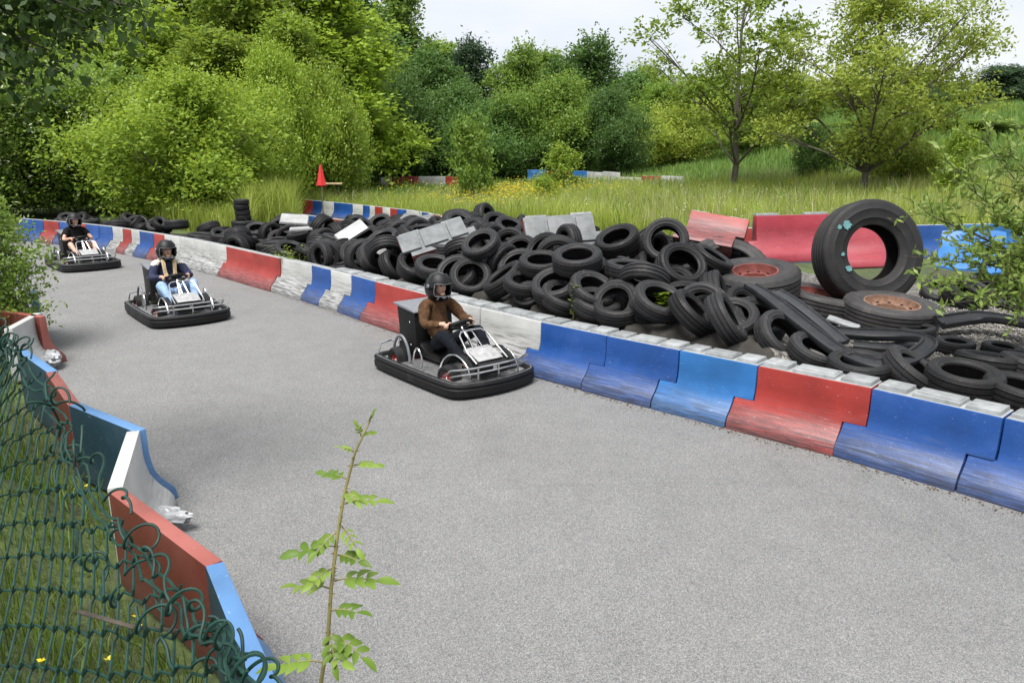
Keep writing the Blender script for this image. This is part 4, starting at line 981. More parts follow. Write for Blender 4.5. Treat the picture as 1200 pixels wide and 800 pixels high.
def driver(loc, rz, label, top, legs, short=False, hair=False, yaw=0.0, pitch=0.0, top2=None, sz=.955, visor=False, shoe='shoe'):
    lR, lL = limb(-1), limb(1)
    # continuous body
    V = [J['pel'], J['sp'], J['ch'], J['nb'], J['nk'], J['hd'], J['tp']]; E = [(0, 1), (1, 2), (2, 3), (3, 4), (4, 5), (5, 6)]
    Rr = [(.115, .09), (.10, .08), (.11, .08), (.06, .06), (.052, .055), (.085, .10), (.06, .07)]
    for l in (lR, lL):
        i = len(V); V += [l['sh'], l['el'], l['wr'], Vector(l['wr']).lerp(Vector((.13, l['wr'][1] * .88, .67)), .7)]; E += [(3, i), (i, i + 1), (i + 1, i + 2), (i + 2, i + 3)]; Rr += [.046, .038, .026, (.034, .022)]
        i = len(V); V += [l['hip'], l['kn'], l['an'], l['to']]; E += [(0, i), (i, i + 1), (i + 1, i + 2), (i + 2, i + 3)]; Rr += [.08, .058, .038, .03]
    body = skin(V, E, Rr); parts = [(body, 0)]
    b = MB(); cW = Vector((.14, 0, .645)); nW = Vector((-.5, 0, .866)); eW = Vector((.866, 0, .5))
    for s in (-1, 1):
        for j in range(4):
            o = eW * (-.033 + j * .021) + cW + Vector((0, s * .157, 0)); ln = (1.0, 1.12, 1.08, .85)[j]; pts = []
            for k in range(6):
                th = .2 + k * .62 * ln; pts.append(o + Vector((0, s, 0)) * math.cos(th) * .032 + nW * math.sin(th) * .032)
            b.tube([o + Vector((-.02, s * .034, -.012))] + pts, [.010, .0105, .010, .0095, .009, .008, .006], 7)
        o = cW + Vector((0, s * .15, 0)) - eW * .05; b.tube([o + Vector((-.03, s * .04, .0)), o + nW * .03, o + nW * .034 - Vector((0, s * .035, 0)) + eW * .02], [.012, .011, .007], 7)
        b.ell(cW + Vector((-.02, s * .187, .0)), (.042, .022, .034), 10, 8)
    parts.append((b.mesh('h', 60), 0))
    # face
    Hh = Matrix.Translation(Vector(J['hd']) + Vector((0, 0, .015))) @ Matrix.Rotation(yaw, 4, 'Z') @ Matrix.Rotation(pitch, 4, 'Y')
    b = MB(); b.ell((.03, 0, -.01), (.082, .072, .105), 20, 14, 0, Hh); b.ell((.112, 0, -.012), (.020, .014, .030), 10, 8, 0, Hh); b.ell((.095, 0, -.085), (.03, .035, .025), 10, 8, 0, Hh)
    for s in (-1, 1): b.ell((.028, s * .076, 0), (.018, .008, .03), 8, 6, 0, Hh)
    parts.append((b.mesh('f', 60), 0))
    b = MB()
    for s in (-1, 1): b.ell((.098, s * .031, .018), (.010, .014, .008), 8, 6, 0, Hh); b.box((.102, s * .032, .037), (.012, .036, .008), 0, Hh)
    parts.append((b.mesh('e', 60), 1))
    b = MB(); b.ell((.104, 0, -.058), (.010, .026, .007), 10, 6, 0, Hh); parts.append((b.mesh('l', 60), 2))
    root = link('person', join(parts, 'person'), [M['skin'], M['eye'], M['lip']]); root.data.polygons.foreach_set('use_smooth', np.ones(len(root.data.polygons), dtype=bool))
    root.location = loc; root.rotation_euler = (0, 0, rz); root.scale = (sz, sz, sz); tag(root, label, 'person')
    # upper garment
    V = [J['pel'], J['sp'], J['ch'], J['nb'], Vector(J['nk']) - Vector((0, 0, .012))]; E = [(0, 1), (1, 2), (2, 3), (3, 4)]; Rr = [(.155, .125), (.15, .12), (.165, .125), (.10, .09), (.075, .07)]
    for l in (lR, lL):
        i = len(V)
        if short:
            V += [l['sh'], Vector(l['sh']).lerp(Vector(l['el']), .62)]; E += [(3, i), (i, i + 1)]; Rr += [.078, .072]
        else:
            V += [l['sh'], Vector(l['sh']).lerp(Vector(l['el']), .55), l['el'], Vector(l['el']).lerp(Vector(l['wr']), .6), l['wr']]; E += [(3, i), (i, i + 1), (i + 1, i + 2), (i + 2, i + 3), (i + 3, i + 4)]; Rr += [.082, .070, .062, .052, .040]
    g = skin(V, E, Rr); wob(g, .006, 34, 2.2); wob(g, .012, 11, hash(top) % 7 + len(label)); ms = [M[top]] + ([M[top2]] if top2 else [])
    if top2:
        for p in g.polygons: p.material_index = 1 if (p.center.z > .85 and abs(p.center.y) > .07) or (p.center.z > .82 and abs(p.center.y) > .13) else 0
    link('jacket' if not short else 't_shirt', g, ms, root)
    # trousers or shorts
    V = [J['pel'], Vector(J['pel']) + Vector((-.01, 0, .07))]; E = [(0, 1)]; Rr = [(.15, .115), (.145, .115)]
    for l in (lR, lL):
        i = len(V)
        if short: V += [l['hip'], Vector(l['hip']).lerp(Vector(l['kn']), .62)]; E += [(0, i), (i, i + 1)]; Rr += [.105, .088]
        else: V += [l['hip'], Vector(l['hip']).lerp(Vector(l['kn']), .5), l['kn'], Vector(l['kn']).lerp(Vector(l['an']), .5), Vector(l['an']) + Vector((0, 0, .03))]; E += [(0, i), (i, i + 1), (i + 1, i + 2), (i + 2, i + 3), (i + 3, i + 4)]; Rr += [.105, .092, .078, .066, .055]
    g = skin(V, E, Rr); wob(g, .005, 36, 1.1); wob(g, .010, 12, 3.3); link('trousers' if not short else 'shorts', g, M[legs], root)
    for l in (lR, lL):
        g = skin([Vector(l['an']) + Vector((-.02, 0, .02)), Vector(l['an']) + Vector((.0, 0, -.025)), Vector(l['to']) + Vector((.0, 0, -.02)), Vector(l['to']) + Vector((.05, 0, -.025))], [(0, 1), (1, 2), (2, 3)], [.045, .048, (.048, .038), (.038, .028)])
        link('shoe', g, M[shoe], root)
    # helmet: shell with an eye port and chin bar
    nu, nv = 40, 24; V = []; keep = []
    for j in range(nv + 1):
        el = -math.pi / 2 + math.pi * j / nv
        for i in range(nu):
            az = 2 * math.pi * i / nu
            x, y, z = math.cos(el) * math.cos(az), math.cos(el) * math.sin(az), math.sin(el)
            V.append((x * .162 * (1.0 + .10 * max(0, -z) * max(0, x)), y * .140, z * .172 - .012 if z > -.72 else -.72 * .172 - .012))
    F = []
    for j in range(nv):
        el = math.degrees(-math.pi / 2 + math.pi * (j + .5) / nv)
        if el < -52: continue
        for i in range(nu):
            az = math.degrees(2 * math.pi * (i + .5) / nu); az = az - 360 if az > 180 else az
            if abs(az) < 58 and -20 < el < 24: continue
            F.append((j * nu + i, j * nu + (i + 1) % nu, (j + 1) * nu + (i + 1) % nu, (j + 1) * nu + i))
    b = MB(); b.add(V, F, 0, Hh @ Matrix.Translation((.005, 0, -.012)) @ Matrix.Scale(1.1, 4)); hm = b.mesh('helmet', 0)
    bm = bmesh.new(); bm.from_mesh(hm); bmesh.ops.remove_doubles(bm, verts=bm.verts, dist=1e-5)
    lo_ = [v for v in bm.verts if not v.link_faces]; bmesh.ops.delete(bm, geom=lo_, context='VERTS'); bmesh.ops.recalc_face_normals(bm, faces=bm.faces)
    bmesh.ops.solidify(bm, geom=bm.faces[:], thickness=.022); bm.to_mesh(hm); bm.free()
    hm.polygons.foreach_set('use_smooth', np.ones(len(hm.polygons), dtype=bool)); hm.set_sharp_from_angle(angle=R(50))
    h = link('helmet', hm, M['helmet'], root)
    # raised visor lying along the brow, hinge discs and rubber lip of the port
    V = []; n = 16
    for j in range(5):
        el = R(26 + j * 9)
        for i in range(n + 1):
            az = R(-72 + 144 * i / n); V.append((math.cos(el) * math.cos(az) * .170, math.cos(el) * math.sin(az) * .148, math.sin(el) * .180 + .0))
    F = [(j * (n + 1) + i, j * (n + 1) + i + 1, (j + 1) * (n + 1) + i + 1, (j + 1) * (n + 1) + i) for j in range(4) for i in range(n)]
    b = MB(); b.add(V, F, 0, Hh @ Matrix.Translation((.005, 0, -.016)) @ Matrix.Scale(1.1, 4)); b.build('visor', M['blackp'], h, 60)
    for s in (-1, 1):
        b = MB(); b.lathe([(.001, .012), (.02, .012), (.026, 0)], 14, 0, Hh @ Matrix.Translation((.01, s * .156, .01)) @ Matrix.Rotation(R(-90 * s), 4, 'X')); b.build('visor_hinge', M['greyp'], h)
    pt = [(az, 25) for az in range(-58, 59, 8)] + [(59, 12), (60, 0), (59, -12)] + [(az, -21) for az in range(58, -59, -8)] + [(-59, -12), (-60, 0), (-59, 12)]
    b = MB(); b.tube([Hh @ Matrix.Translation((.005, 0, -.012)) @ Matrix.Scale(1.1, 4) @ Vector((math.cos(R(el)) * math.cos(R(az)) * .163, math.cos(R(el)) * math.sin(R(az)) * .141, math.sin(R(el)) * .172 - .012)) for az, el in pt], .005, 6, 0, True); b.build('port_trim', M['greyp'], h)
    for s in (-1, 1):
        b = MB(); b.box((.176, s * .035, -.105), (.012, .04, .016), 0, Hh); b.build('chin_vent', M['greyp'], h, 30, .003)
    b = MB(); b.tube([(-.345 + .085 * math.cos(t), .082 * math.sin(t), .888 + .012 * math.cos(t)) for t in [i * math.pi / 12 for i in range(24)]], .020, 8, 0, True); b.build('collar', M[top2 or top], root)
    if hair:
        b = MB(); rr = random.Random(4)
        for i in range(240):
            s = rr.choice((-1, 1)); y0 = s * rr.uniform(.045, .085); x0 = -.30 + rr.uniform(-.10, .05); y1 = s * rr.uniform(.06, .105); f = rr.uniform(.7, 1)
            b.tube([(x0, y0, .96), (x0 + .05, y0 * 1.2, .90), (-.30 + rr.uniform(.07, .13), y1, .84), (-.27 + rr.uniform(.06, .11), y1 * .9, .84 - .15 * f), (-.24 + rr.uniform(.06, .10), y1 * .8 + rr.uniform(-.02, .02), .84 - .26 * f)], [.005, .006, .006, .005, .002], 5)
        b.build('hair', M['hair'], root, 60)
    return root
def hdg(dx, dy): return math.atan2(dy, dx)
k1 = Vector((-.66, 8.32, 0)); a1 = hdg(.64, -.77)
k2 = Vector((-5.17, 11.5, 0)); a2 = hdg(.63, -.78)
k3 = Vector((-9.42, 16.6, 0)); a3 = hdg(.68, -.73)
kart(k1, a1, 'black bumpered go-kart driven by the person in the brown jacket')
kart(k2, a2, 'black bumpered go-kart driven by the long haired person')
kart(k3, a3, 'black bumpered go-kart driven by the person in the t-shirt')
driver(k1, a1, 'person in brown jacket, dark jeans and black helmet driving a kart', 'brown', 'denimd', yaw=R(4), pitch=R(6))
driver(k2, a2, 'person with long blond hair, navy jacket and pale jeans driving a kart', 'navy', 'denim', hair=True, yaw=R(4), pitch=R(5), top2='cream')
driver(k3, a3, 'person in black t-shirt with bare arms and legs driving a kart', 'blackc', 'blackc', short=True, yaw=R(8), pitch=R(6), shoe='blackc')

# ------------------------------------------------------------------ foliage
def unit(a): return a / np.maximum(1e-9, np.linalg.norm(a, axis=-1, keepdims=True))
def leaves_mesh(name, P, D, Nn, Ln, wr=.5, tint=None, fold=.12):
    Sd = unit(np.cross(D, Nn)); Up = np.cross(Sd, D); Ln = Ln[:, None]
    a = P; c = P + D * Ln; m = P + D * Ln * .45 - Up * Ln * fold
    l_ = m + Sd * Ln * wr * .5 + Up * Ln * fold; r_ = m - Sd * Ln * wr * .5 + Up * Ln * fold
    V = np.stack([a, l_, c, r_], 1).reshape(-1, 3); n = len(P)
    F = np.arange(4 * n).reshape(-1, 4)
    return np_mesh(name, V, F, tint)
def crown(name, lobes, ntw, lpt, leafL, seed, up=.35, twl=.55, shell=.5, wr=.55, droop=.2, spread=.8, low=-.75):
    g = np.random.default_rng(seed); Lb = np.array(lobes, float)
    w = (Lb[:, 3] * Lb[:, 4] + Lb[:, 3] * Lb[:, 5] + Lb[:, 4] * Lb[:, 5]); w /= w.sum(); idx = g.choice(len(Lb), ntw, p=w)
    d = unit(g.normal(size=(ntw, 3))); d[:, 2] = np.where(d[:, 2] < low, -d[:, 2], d[:, 2])
    rr = shell + (1 - shell) * g.random(ntw) ** .6
    ph = g.random(6) * 6.28
    lump = 1 + .16 * np.sin(d[:, 0] * 4 + ph[0] + idx) * np.sin(d[:, 1] * 4.5 + ph[1]) + .12 * np.sin(d[:, 2] * 7 + ph[2] + idx * 1.7) + .10 * np.sin(d[:, 0] * 11 + d[:, 1] * 9 + ph[3])
    p0 = Lb[idx, :3] + d * Lb[idx, 3:6] * (rr * lump)[:, None]
    td = unit(d * .8 + np.array([0, 0, up]) + g.normal(size=(ntw, 3)) * .45); tl = twl * g.uniform(.5, 1.3, ntw); sh_ = g.random(ntw) < .07; tl = np.where(sh_, tl * 1.5, tl); td[sh_] = unit(td[sh_] + np.array([0, 0, .7]))
    ti = np.repeat(np.arange(ntw), lpt); n = len(ti); t = g.random(n)
    P = p0[ti] + td[ti] * (tl[ti] * t)[:, None] + g.normal(size=(n, 3)) * (.10 * twl)
    D = unit(td[ti] * .5 + g.normal(size=(n, 3)) * spread + np.array([0, 0, -droop]))
    N_ = unit(np.array([0, 0, .9]) + d[ti] * .5 + g.normal(size=(n, 3)) * .55)
    Ln = leafL * g.uniform(.6, 1.25, n)
    tint = np.clip(.5 + .28 * (g.random(ntw)[ti] - .5) * 2 + .3 * (g.random(n) - .5) * 2, 0, 1)
    return leaves_mesh(name, P, D, N_, Ln, wr, tint)
def limbs(name, trunk, r0, lobes, seed, nsub=5, r1=None):
    g = random.Random(seed); b = MB(); n = len(trunk); r1 = r1 or r0 * .25
    rad = [r0 * 1.25] + [r0 + (r1 - r0) * i / (n - 1) for i in range(1, n)]
    b.tube(trunk, rad, 9)
    tv = [Vector(t) for t in trunk]
    for lb in lobes:
        c = Vector(lb[:3]); zz0 = max(tv[0].z + (tv[-1].z - tv[0].z) * .18, c.z - .9 * (Vector((c.x, c.y)) - Vector((tv[0].x, tv[0].y))).length - .3)
        k = min(range(n), key=lambda i: abs(tv[i].z - zz0)); s = tv[k]; rr = rad[k] * .5
        mid = s.lerp(c, .5) + Vector((g.uniform(-.2, .2), g.uniform(-.2, .2), g.uniform(-.1, .25)))
        b.tube([s, mid, c], [rr, rr * .7, rr * .4], 6)
        for _ in range(nsub):
            d = Vector((g.gauss(0, 1), g.gauss(0, 1), g.gauss(.3, .8))).normalized(); e = c + Vector((d.x * lb[3], d.y * lb[4], d.z * lb[5])) * .92
            st = mid.lerp(c, g.uniform(.2, 1)); m2 = st.lerp(e, .5) + Vector((g.uniform(-.15, .15), g.uniform(-.15, .15), g.uniform(0, .2)))
            b.tube([st, m2, e], [rr * .38, rr * .24, rr * .08], 5)
    return b.mesh(name, 60)
def wobble_trunk(h, seed, n=7, a=.12):
    g = random.Random(seed); out = []
    for i in range(n): t = i / (n - 1); out.append((a * g.uniform(-1, 1) * (t > 0), a * g.uniform(-1, 1) * (t > 0), h * t))
    return out
def rlobes(n, H, Rr, z0, seed, size=(.18, .32), flat=.85, cone=0.0):
    """lobes scattered through an egg-shaped crown from height z0 to H"""
    g = random.Random(seed); out = []
    for i in range(n):
        t = (i + .5) / n; z = z0 + (H - z0) * (t + g.uniform(-.08, .08)); prof = math.sin(math.pi * min(1, max(.06, t * .84 + .13))) ** .7 * (1 - cone * t)
        a = i * 2.4 + g.uniform(-.6, .6); q = Rr * prof * g.choice((.3, .6, .85, 1.0)) * g.uniform(.8, 1.1); s = Rr * g.uniform(*size) * (.7 + .3 * prof)
        out.append((q * math.cos(a), q * math.sin(a), max(z, s * .6), s, s, s * flat * g.uniform(.8, 1.2)))
    return out
PT = {}
def proto(key, lobes, trunk_h, r0, ntw, lpt, leaf, seed, bark='bark', nsub=4, **k):
    cm = crown('crown_' + key, lobes, ntw, lpt, leaf, seed, **k); cm.materials.append(None)
    tm = limbs('trunk_' + key, wobble_trunk(trunk_h, seed), r0, lobes, seed, nsub); tm.materials.append(M[bark])
    H = max(l[2] + l[5] for l in lobes); W_ = 2 * max(math.hypot(l[0], l[1]) + l[3] for l in lobes); PT[key] = (cm, tm, H, W_)
proto('round', rlobes(34, 9.0, 3.2, 1.0, 1, (.22, .42)), 7.5, .2, 4000, 9, .24, 1, twl=.8, shell=.4)
proto('tall', rlobes(38, 11.5, 2.8, 1.2, 2, (.22, .42), cone=.3), 10, .2, 4200, 9, .24, 2, twl=.9, up=.5, shell=.4)
proto('spire', rlobes(26, 10.0, 2.2, .6, 3, (.25, .42), cone=.55), 9, .16, 2600, 9, .22, 3, twl=.9, up=.8)
proto('bush', rlobes(30, 4.4, 2.6, .3, 4, (.2, .38)), 3.0, .10, 4600, 9, .135, 4, twl=.8, up=.5, low=-.5, shell=.4)
proto('bush2', rlobes(24, 3.7, 2.3, .25, 5, (.2, .36)), 2.6, .09, 3400, 9, .135, 5, twl=.85, up=.8, low=-.5, shell=.4)
proto('airy', rlobes(24, 9.5, 3.6, 2.8, 6, (.16, .28), .7), 9.0, .12, 1150, 8, .20, 6, nsub=6, twl=.6, shell=.3)
proto('layered', rlobes(34, 8.8, 3.8, 2.2, 7, (.2, .34), .5), 8.0, .14, 3700, 9, .16, 7, nsub=7, twl=.65, shell=.25)
proto('sapling', rlobes(10, 2.6, .8, .25, 8, (.3, .5)), 2.3, .03, 520, 8, .15, 8, twl=.5, up=.8)
TL = []
def tree(key, px, Y, top, wpx, leaf, label, group=None, name='tree', cat='tree', base=None):
    cm, tm, H, W_ = PT[key]; p = ga(px, 175, Y); z0 = T(p.x, Y) - .05 if base is None else base
    ht = ga(px, top, Y).z - z0; sz = ht / H; sw = (wpx / FPX * Y * 1.02) / W_
    root = empty(name, (p.x, Y, z0), random.uniform(0, 6.28), label, cat, group); root.scale = (sw, sw, sz)
    c = bpy.data.objects.new('crown', cm); C.objects.link(c); c.parent = root; c.material_slots[0].link = 'OBJECT'; c.material_slots[0].material = M[leaf]
    t = bpy.data.objects.new('trunk', tm); C.objects.link(t); t.parent = root
    return root
FG = 'trees of the wood behind the meadow'
# dark wood across the back
for px, Y, top, w, kd, lf, lb in [
    (432, 60, 5, 150, 'tall', 'L_dark', 'tall dark tree rising behind the golden green tree'), (470, 66, -12, 110, 'tall', 'L_mid', 'thin topped tall tree at the left edge of the open sky'),
    (505, 58, 62, 120, 'round', 'L_dark', 'dark rounded tree left of the dark spire shaped tree'), (556, 62, 52, 90, 'spire', 'L_blue', 'dark spire shaped tree in the middle of the wood'),
    (610, 57, 60, 110, 'round', 'L_mid', 'fresh green pointed tree right of the spire shaped tree'), (690, 60, 52, 150, 'round', 'L_dark', 'broad dark tree with the highest top of the middle wood'),
    (735, 62, 88, 120, 'round', 'L_dark', 'dark rounded tree sloping down toward the open sky'), (660, 50, 98, 150, 'bush', 'L_mid', 'mid green broad bush before the dark wood'),
    (540, 52, 108, 150, 'bush', 'L_dark', 'dark broad bush before the spire shaped tree'), (470, 50, 95, 130, 'bush2', 'L_dark', 'dark bush in the shade of the golden green tree'),
    (715, 47, 112, 110, 'bush', 'L_dark', 'dark rounded bush above the foot of the bank'), (600, 49, 120, 110, 'bush2', 'L_mid', 'light green bush low in front of the wood'),
    (770, 58, 105, 150, 'bush', 'L_mid', 'olive tinted bush left of the sparse tree'), (800, 52, 125, 120, 'bush2', 'L_olive', 'yellowish bush at the top of the grassy bank'),
    (860, 64, 110, 170, 'round', 'L_mid', 'green tree filling the gap behind the sparse tree'), (930, 66, 118, 120, 'bush', 'L_dark', 'dark bush on the bank behind the two single trees'),
    (765, 66, 84, 130, 'round', 'L_mid', 'rounded green tree left of the sparse tree'), (820, 70, 92, 140, 'round', 'L_mid', 'green tree seen through the sparse tree'), (905, 70, 88, 150, 'round', 'L_bright', 'light green tree between the two single trees'),
    (985, 72, 96, 150, 'round', 'L_mid', 'green tree seen through the layered tree'), (1055, 70, 92, 150, 'tall', 'L_mid', 'tall green tree right of the layered tree'), (1120, 66, 100, 130, 'round', 'L_dark', 'dark green tree on the bank right of the layered tree'),
    (890, 48, 150, 120, 'bush2', 'L_mid', 'low shrub on the bank slope below the sparse tree'), (1130, 44, 142, 130, 'bush2', 'L_mid', 'low shrub on the bank slope behind the pale sapling'), (1020, 50, 150, 120, 'bush', 'L_bright', 'light shrub on the bank slope behind the layered tree'),
    (640, 64, 66, 130, 'tall', 'L_mid', 'tall fresh tree behind the broad bush'), (520, 66, 58, 120, 'tall', 'L_mid', 'leafy tree behind the dark rounded tree'), (580, 48, 128, 130, 'bush2', 'L_dark', 'dark shrub behind the meadow sapling'),
    (1165, 60, 78, 130, 'round', 'L_blue', 'dark blue green tree on top of the bank'), (1230, 58, 62, 130, 'round', 'L_blue', 'dark blue green tree beyond the willow twigs'), (1095, 62, 105, 110, 'bush', 'L_blue', 'low dark bush on top of the bank')]:
    tree(kd, px, Y, top, w, M and lf, lb, FG)
# left-hand wood
LG = 'trees and bushes along the left of the track'
for px, Y, top, w, kd, lf, lb in [
    (395, 44, -25, 190, 'tall', 'L_yellow', 'golden green tree beside the dark wood'), (300, 42, -60, 210, 'round', 'L_bright', 'tall light green tree behind the round bush'), (235, 46, -90, 210, 'tall', 'L_bright', 'tall pale green tree reaching out of the picture'),
    (150, 44, -60, 230, 'round', 'L_mid', 'tall mid green tree behind the blossoming bush'), (60, 42, -80, 240, 'round', 'L_mid', 'tall tree behind the overhanging branch'), (-30, 40, -90, 220, 'round', 'L_mid', 'big tree standing past the overhanging branch'),
    (180, 36, 20, 220, 'round', 'L_bright', 'light green tree standing over the round bush'), (270, 34, 48, 170, 'tall', 'L_bright', 'upright fresh green tree right behind the round bush'), (20, 34, 30, 230, 'round', 'L_bright', 'light tree beyond the blossoming bushes'), (445, 52, 40, 110, 'round', 'L_mid', 'mid green tree at the right edge of the golden tree'),
    (370, 35, 95, 130, 'bush2', 'L_bright', 'feathery bright bush left of the red flag'), (330, 31, 70, 130, 'bush', 'L_yellow', 'yellow green upright bush right of the round bush'), (418, 38, 140, 50, 'sapling', 'L_yellow', 'small yellow bush above the striped run'),
    (215, 24.5, 98, 250, 'bush', 'L_bright', 'large round bright green bush beside the tyre column'), (120, 30, 88, 220, 'bush', 'L_mid', 'green bush behind the blossoming bush'), (75, 27, 95, 190, 'bush2', 'L_blossom', 'dark bush dotted with white blossom above the far barriers'),
    (10, 26, 110, 200, 'bush', 'L_blossom', 'wide blossoming bush at the far end of the track'), (-70, 24, 60, 200, 'bush', 'L_mid', 'mid green bush past the far end of the track'), (160, 27, 120, 150, 'bush2', 'L_bright', 'light bush between the round bush and the blossoming bush'),
    (285, 27.5, 120, 150, 'bush2', 'L_bright', 'bright bush leaning over the tyre column'), (350, 37, 30, 130, 'tall', 'L_bright', 'slender light green tree behind the upright bush')]:
    tree(kd, px, Y, top, w, lf, lb, LG)
# single trees on the bank
tree('airy', 862, 31, -45, 265, 'L_bright', 'sparse tree with visible grey trunk on the grassy bank', None)
tree('layered', 1015, 27, -30, 290, 'L_olive', 'yellow green tree with layered branches on the grassy bank', None)
tree('bush2', 955, 33, 152, 70, 'L_dark', 'dark green shrub between the two single trees', None, 'shrub', 'shrub')
tree('bush2', 1060, 30, 165, 110, 'L_olive', 'olive shrub at the foot of the layered tree', None, 'shrub', 'shrub')
tree('sapling', 552, 30, 150, 62, 'L_mid', 'leafy sapling in the meadow near the far red and white barriers', None, 'sapling', 'sapling')
tree('sapling', 660, 32, 176, 52, 'L_bright', 'light green sapling in the meadow by the yellow flowers', None, 'sapling', 'sapling')
tree('sapling', 640, 27, 212, 34, 'L_bright', 'low leafy weed among the yellow flowers', None, 'sapling', 'sapling')
tree('sapling', 1130, 24, 160, 60, 'L_bright', 'pale sapling behind the willow twigs', None, 'sapling', 'sapling')

# ------------------------------------------------------------------ grass
def blades(name, X, Y, Z, H, Wd, seed, lean=.35, tintn=None):
    g = np.random.default_rng(seed); n = len(X); th = g.uniform(0, 6.283, n); ph = g.uniform(0, 6.283, n); ln = g.normal(0, lean, n) * H
    bx, by = np.cos(th) * Wd / 2, np.sin(th) * Wd / 2; dx, dy = np.cos(ph) * ln, np.sin(ph) * ln
    B = np.stack([X, Y, Z], 1); o = np.stack([bx, by, np.zeros(n)], 1)
    Mi = B + np.stack([dx * .35, dy * .35, H * .6], 1); Tp = B + np.stack([dx, dy, H * g.uniform(.85, 1, n)], 1)
    V = np.stack([B - o, B + o, Mi + o * .8, Tp, Mi - o * .8], 1).reshape(-1, 3)
    k = np.arange(n)[:, None] * 5; F4 = k + np.array([[0, 1, 2, 4]]); F3 = k + np.array([[4, 2, 3]])
    me = bpy.data.meshes.new(name); me.vertices.add(len(V)); me.vertices.foreach_set('co', V.astype(np.float32).ravel())
    li = np.concatenate([F4.ravel(), F3.ravel()]).astype(np.int32); me.loops.add(len(li)); me.loops.foreach_set('vertex_index', li)
    me.polygons.add(2 * n); me.polygons.foreach_set('loop_start', np.concatenate([np.arange(n) * 4, 4 * n + np.arange(n) * 3]).astype(np.int32)); me.update(calc_edges=True)
    t = g.random(n) if tintn is None else np.clip(tintn + g.normal(0, .18, n), 0, 1)
    a = me.attributes.new('tint', 'FLOAT', 'FACE'); a.data.foreach_set('value', np.concatenate([t, t]).astype(np.float32)); return me
g = np.random.default_rng(21)
def patch(n, box, ok, gen=g):
    X = gen.uniform(box[0], box[1], n); Y = gen.uniform(box[2], box[3], n); k = ok(X, Y); return X[k], Y[k]
# striped run as a line so that the meadow stays beyond it
st = [gp(x, y, 0.62) for x, y in [(900, 277), (800, 281), (640, 276), (560, 263), (476, 246), (354, 234), (300, 229)]]
sx_, sy_ = np.array([p.x for p in st])[::-1], np.array([p.y for p in st])[::-1]
rt = [gp(x, y, 1.1) for x, y in [(800, 271), (900, 267), (1040, 265), (1275, 260)]]; rx_, ry_ = np.array([p.x for p in rt]), np.array([p.y for p in rt])
def beyond(X, Y):
    l1 = np.interp(X, sx_, sy_); l2 = np.interp(X, rx_, ry_)
    lim = np.where(X < 3.0, l1, np.where(X > rx_[0], l2, np.maximum(l1, 13.5)))
    return Y > lim + .35
def infr(X, Y):
    d = Y * cP + 2.5 * sP; px = 600 + FPX * X / d; return (px > 230) & (px < 1290)
def wav(X, Y): return .5 + .28 * np.sin(X * .9 + 1.3 * np.sin(Y * .5)) * np.sin(Y * .7 + .6 * X) + .2 * np.sin(X * 2.7 + Y * 1.9)
for nm, n, box, hh, ww, mt, lab in [('meadow_grass', 210000, (-12, 18, 13, 33), .72, .014, 'G_long', 'tall light green meadow grass beyond the tyre pile'),
                                   ('distant_grass', 120000, (-22, 38, 33, 62), .65, .035, 'G_dark', 'rough grass covering the far meadow and the bank')]:
    X, Y = patch(n, box, lambda a, b: beyond(a, b) & infr(a, b)); w_ = wav(X, Y)
    H_ = hh * (.45 + .85 * w_) * g.uniform(.6, 1.2, len(X))
    tag(link(nm, blades(nm, X, Y, terrain(X, Y), H_, np.full(len(X), ww) * g.uniform(.7, 1.4, len(X)), 5, .3, w_), M[mt]), lab, 'grass', kind='stuff')
X, Y = patch(26000, (-12, 20, 13, 36), lambda a, b: beyond(a, b) & infr(a, b)); w_ = wav(X * .6 + 3, Y * .6); k = g.random(len(X)) < np.clip((w_ - .35) * 2.2, .04, 1); X, Y, w_ = X[k], Y[k], w_[k]
M['G_seed'] = leaf_mat('seed_heads', (.24, .25, .09), (.50, .48, .26), .35, .05)
tag(link('seed_grass', blades('seed_grass', X, Y, terrain(X, Y), g.uniform(.75, 1.2, len(X)) * (.6 + .5 * w_), g.uniform(.008, .016, len(X)), 15, .22), M['G_seed']), 'pale seed heads standing above the meadow grass', 'grass', kind='stuff')
X, Y = patch(16000, (-10, 20, 13.5, 36), lambda a, b: beyond(a, b) & infr(a, b)); w_ = wav(X * 1.1 + 7, Y * .9 + 2); k = g.random(len(X)) < np.clip((w_ - .5) * 3, 0, 1); X, Y = X[k], Y[k]
tag(link('meadow_weeds', blades('meadow_weeds', X, Y, terrain(X, Y), g.uniform(.45, .95, len(X)), g.uniform(.03, .07, len(X)), 16, .45), M['L_mid']), 'broad leaved green weeds in patches through the meadow', 'weeds', kind='stuff')
def flowers(name, X, Y, h0, h1, size, mt, label):
    gg = np.random.default_rng(len(X)); n = len(X); Z = terrain(X, Y) + gg.uniform(h0, h1, n); P = np.stack([X, Y, Z], 1); PP = []; DD = []; NN = []
    for k in range(4):
        th = gg.uniform(0, 6.28, n) * 0 + k * 1.571 + gg.uniform(0, .5, n); DD.append(np.stack([np.cos(th), np.sin(th), np.full(n, .5)], 1)); PP.append(P)
    D = unit(np.concatenate(DD)); P = np.concatenate(PP); N_ = np.tile([[0, 0, 1.0]], (len(P), 1)) + gg.normal(size=(len(P), 3)) * .3
    tag(link(name, leaves_mesh(name, P, D, unit(N_), size * gg.uniform(.7, 1.3, len(P)), .8, gg.random(len(P))), M[mt]), label, 'flowers', kind='stuff')
def cluster(px, py, n, sx, sy, seed):
    gg = np.random.default_rng(seed); p = gp(px, py, .3); return p.x + gg.normal(0, sx, n), p.y + gg.normal(0, sy, n)
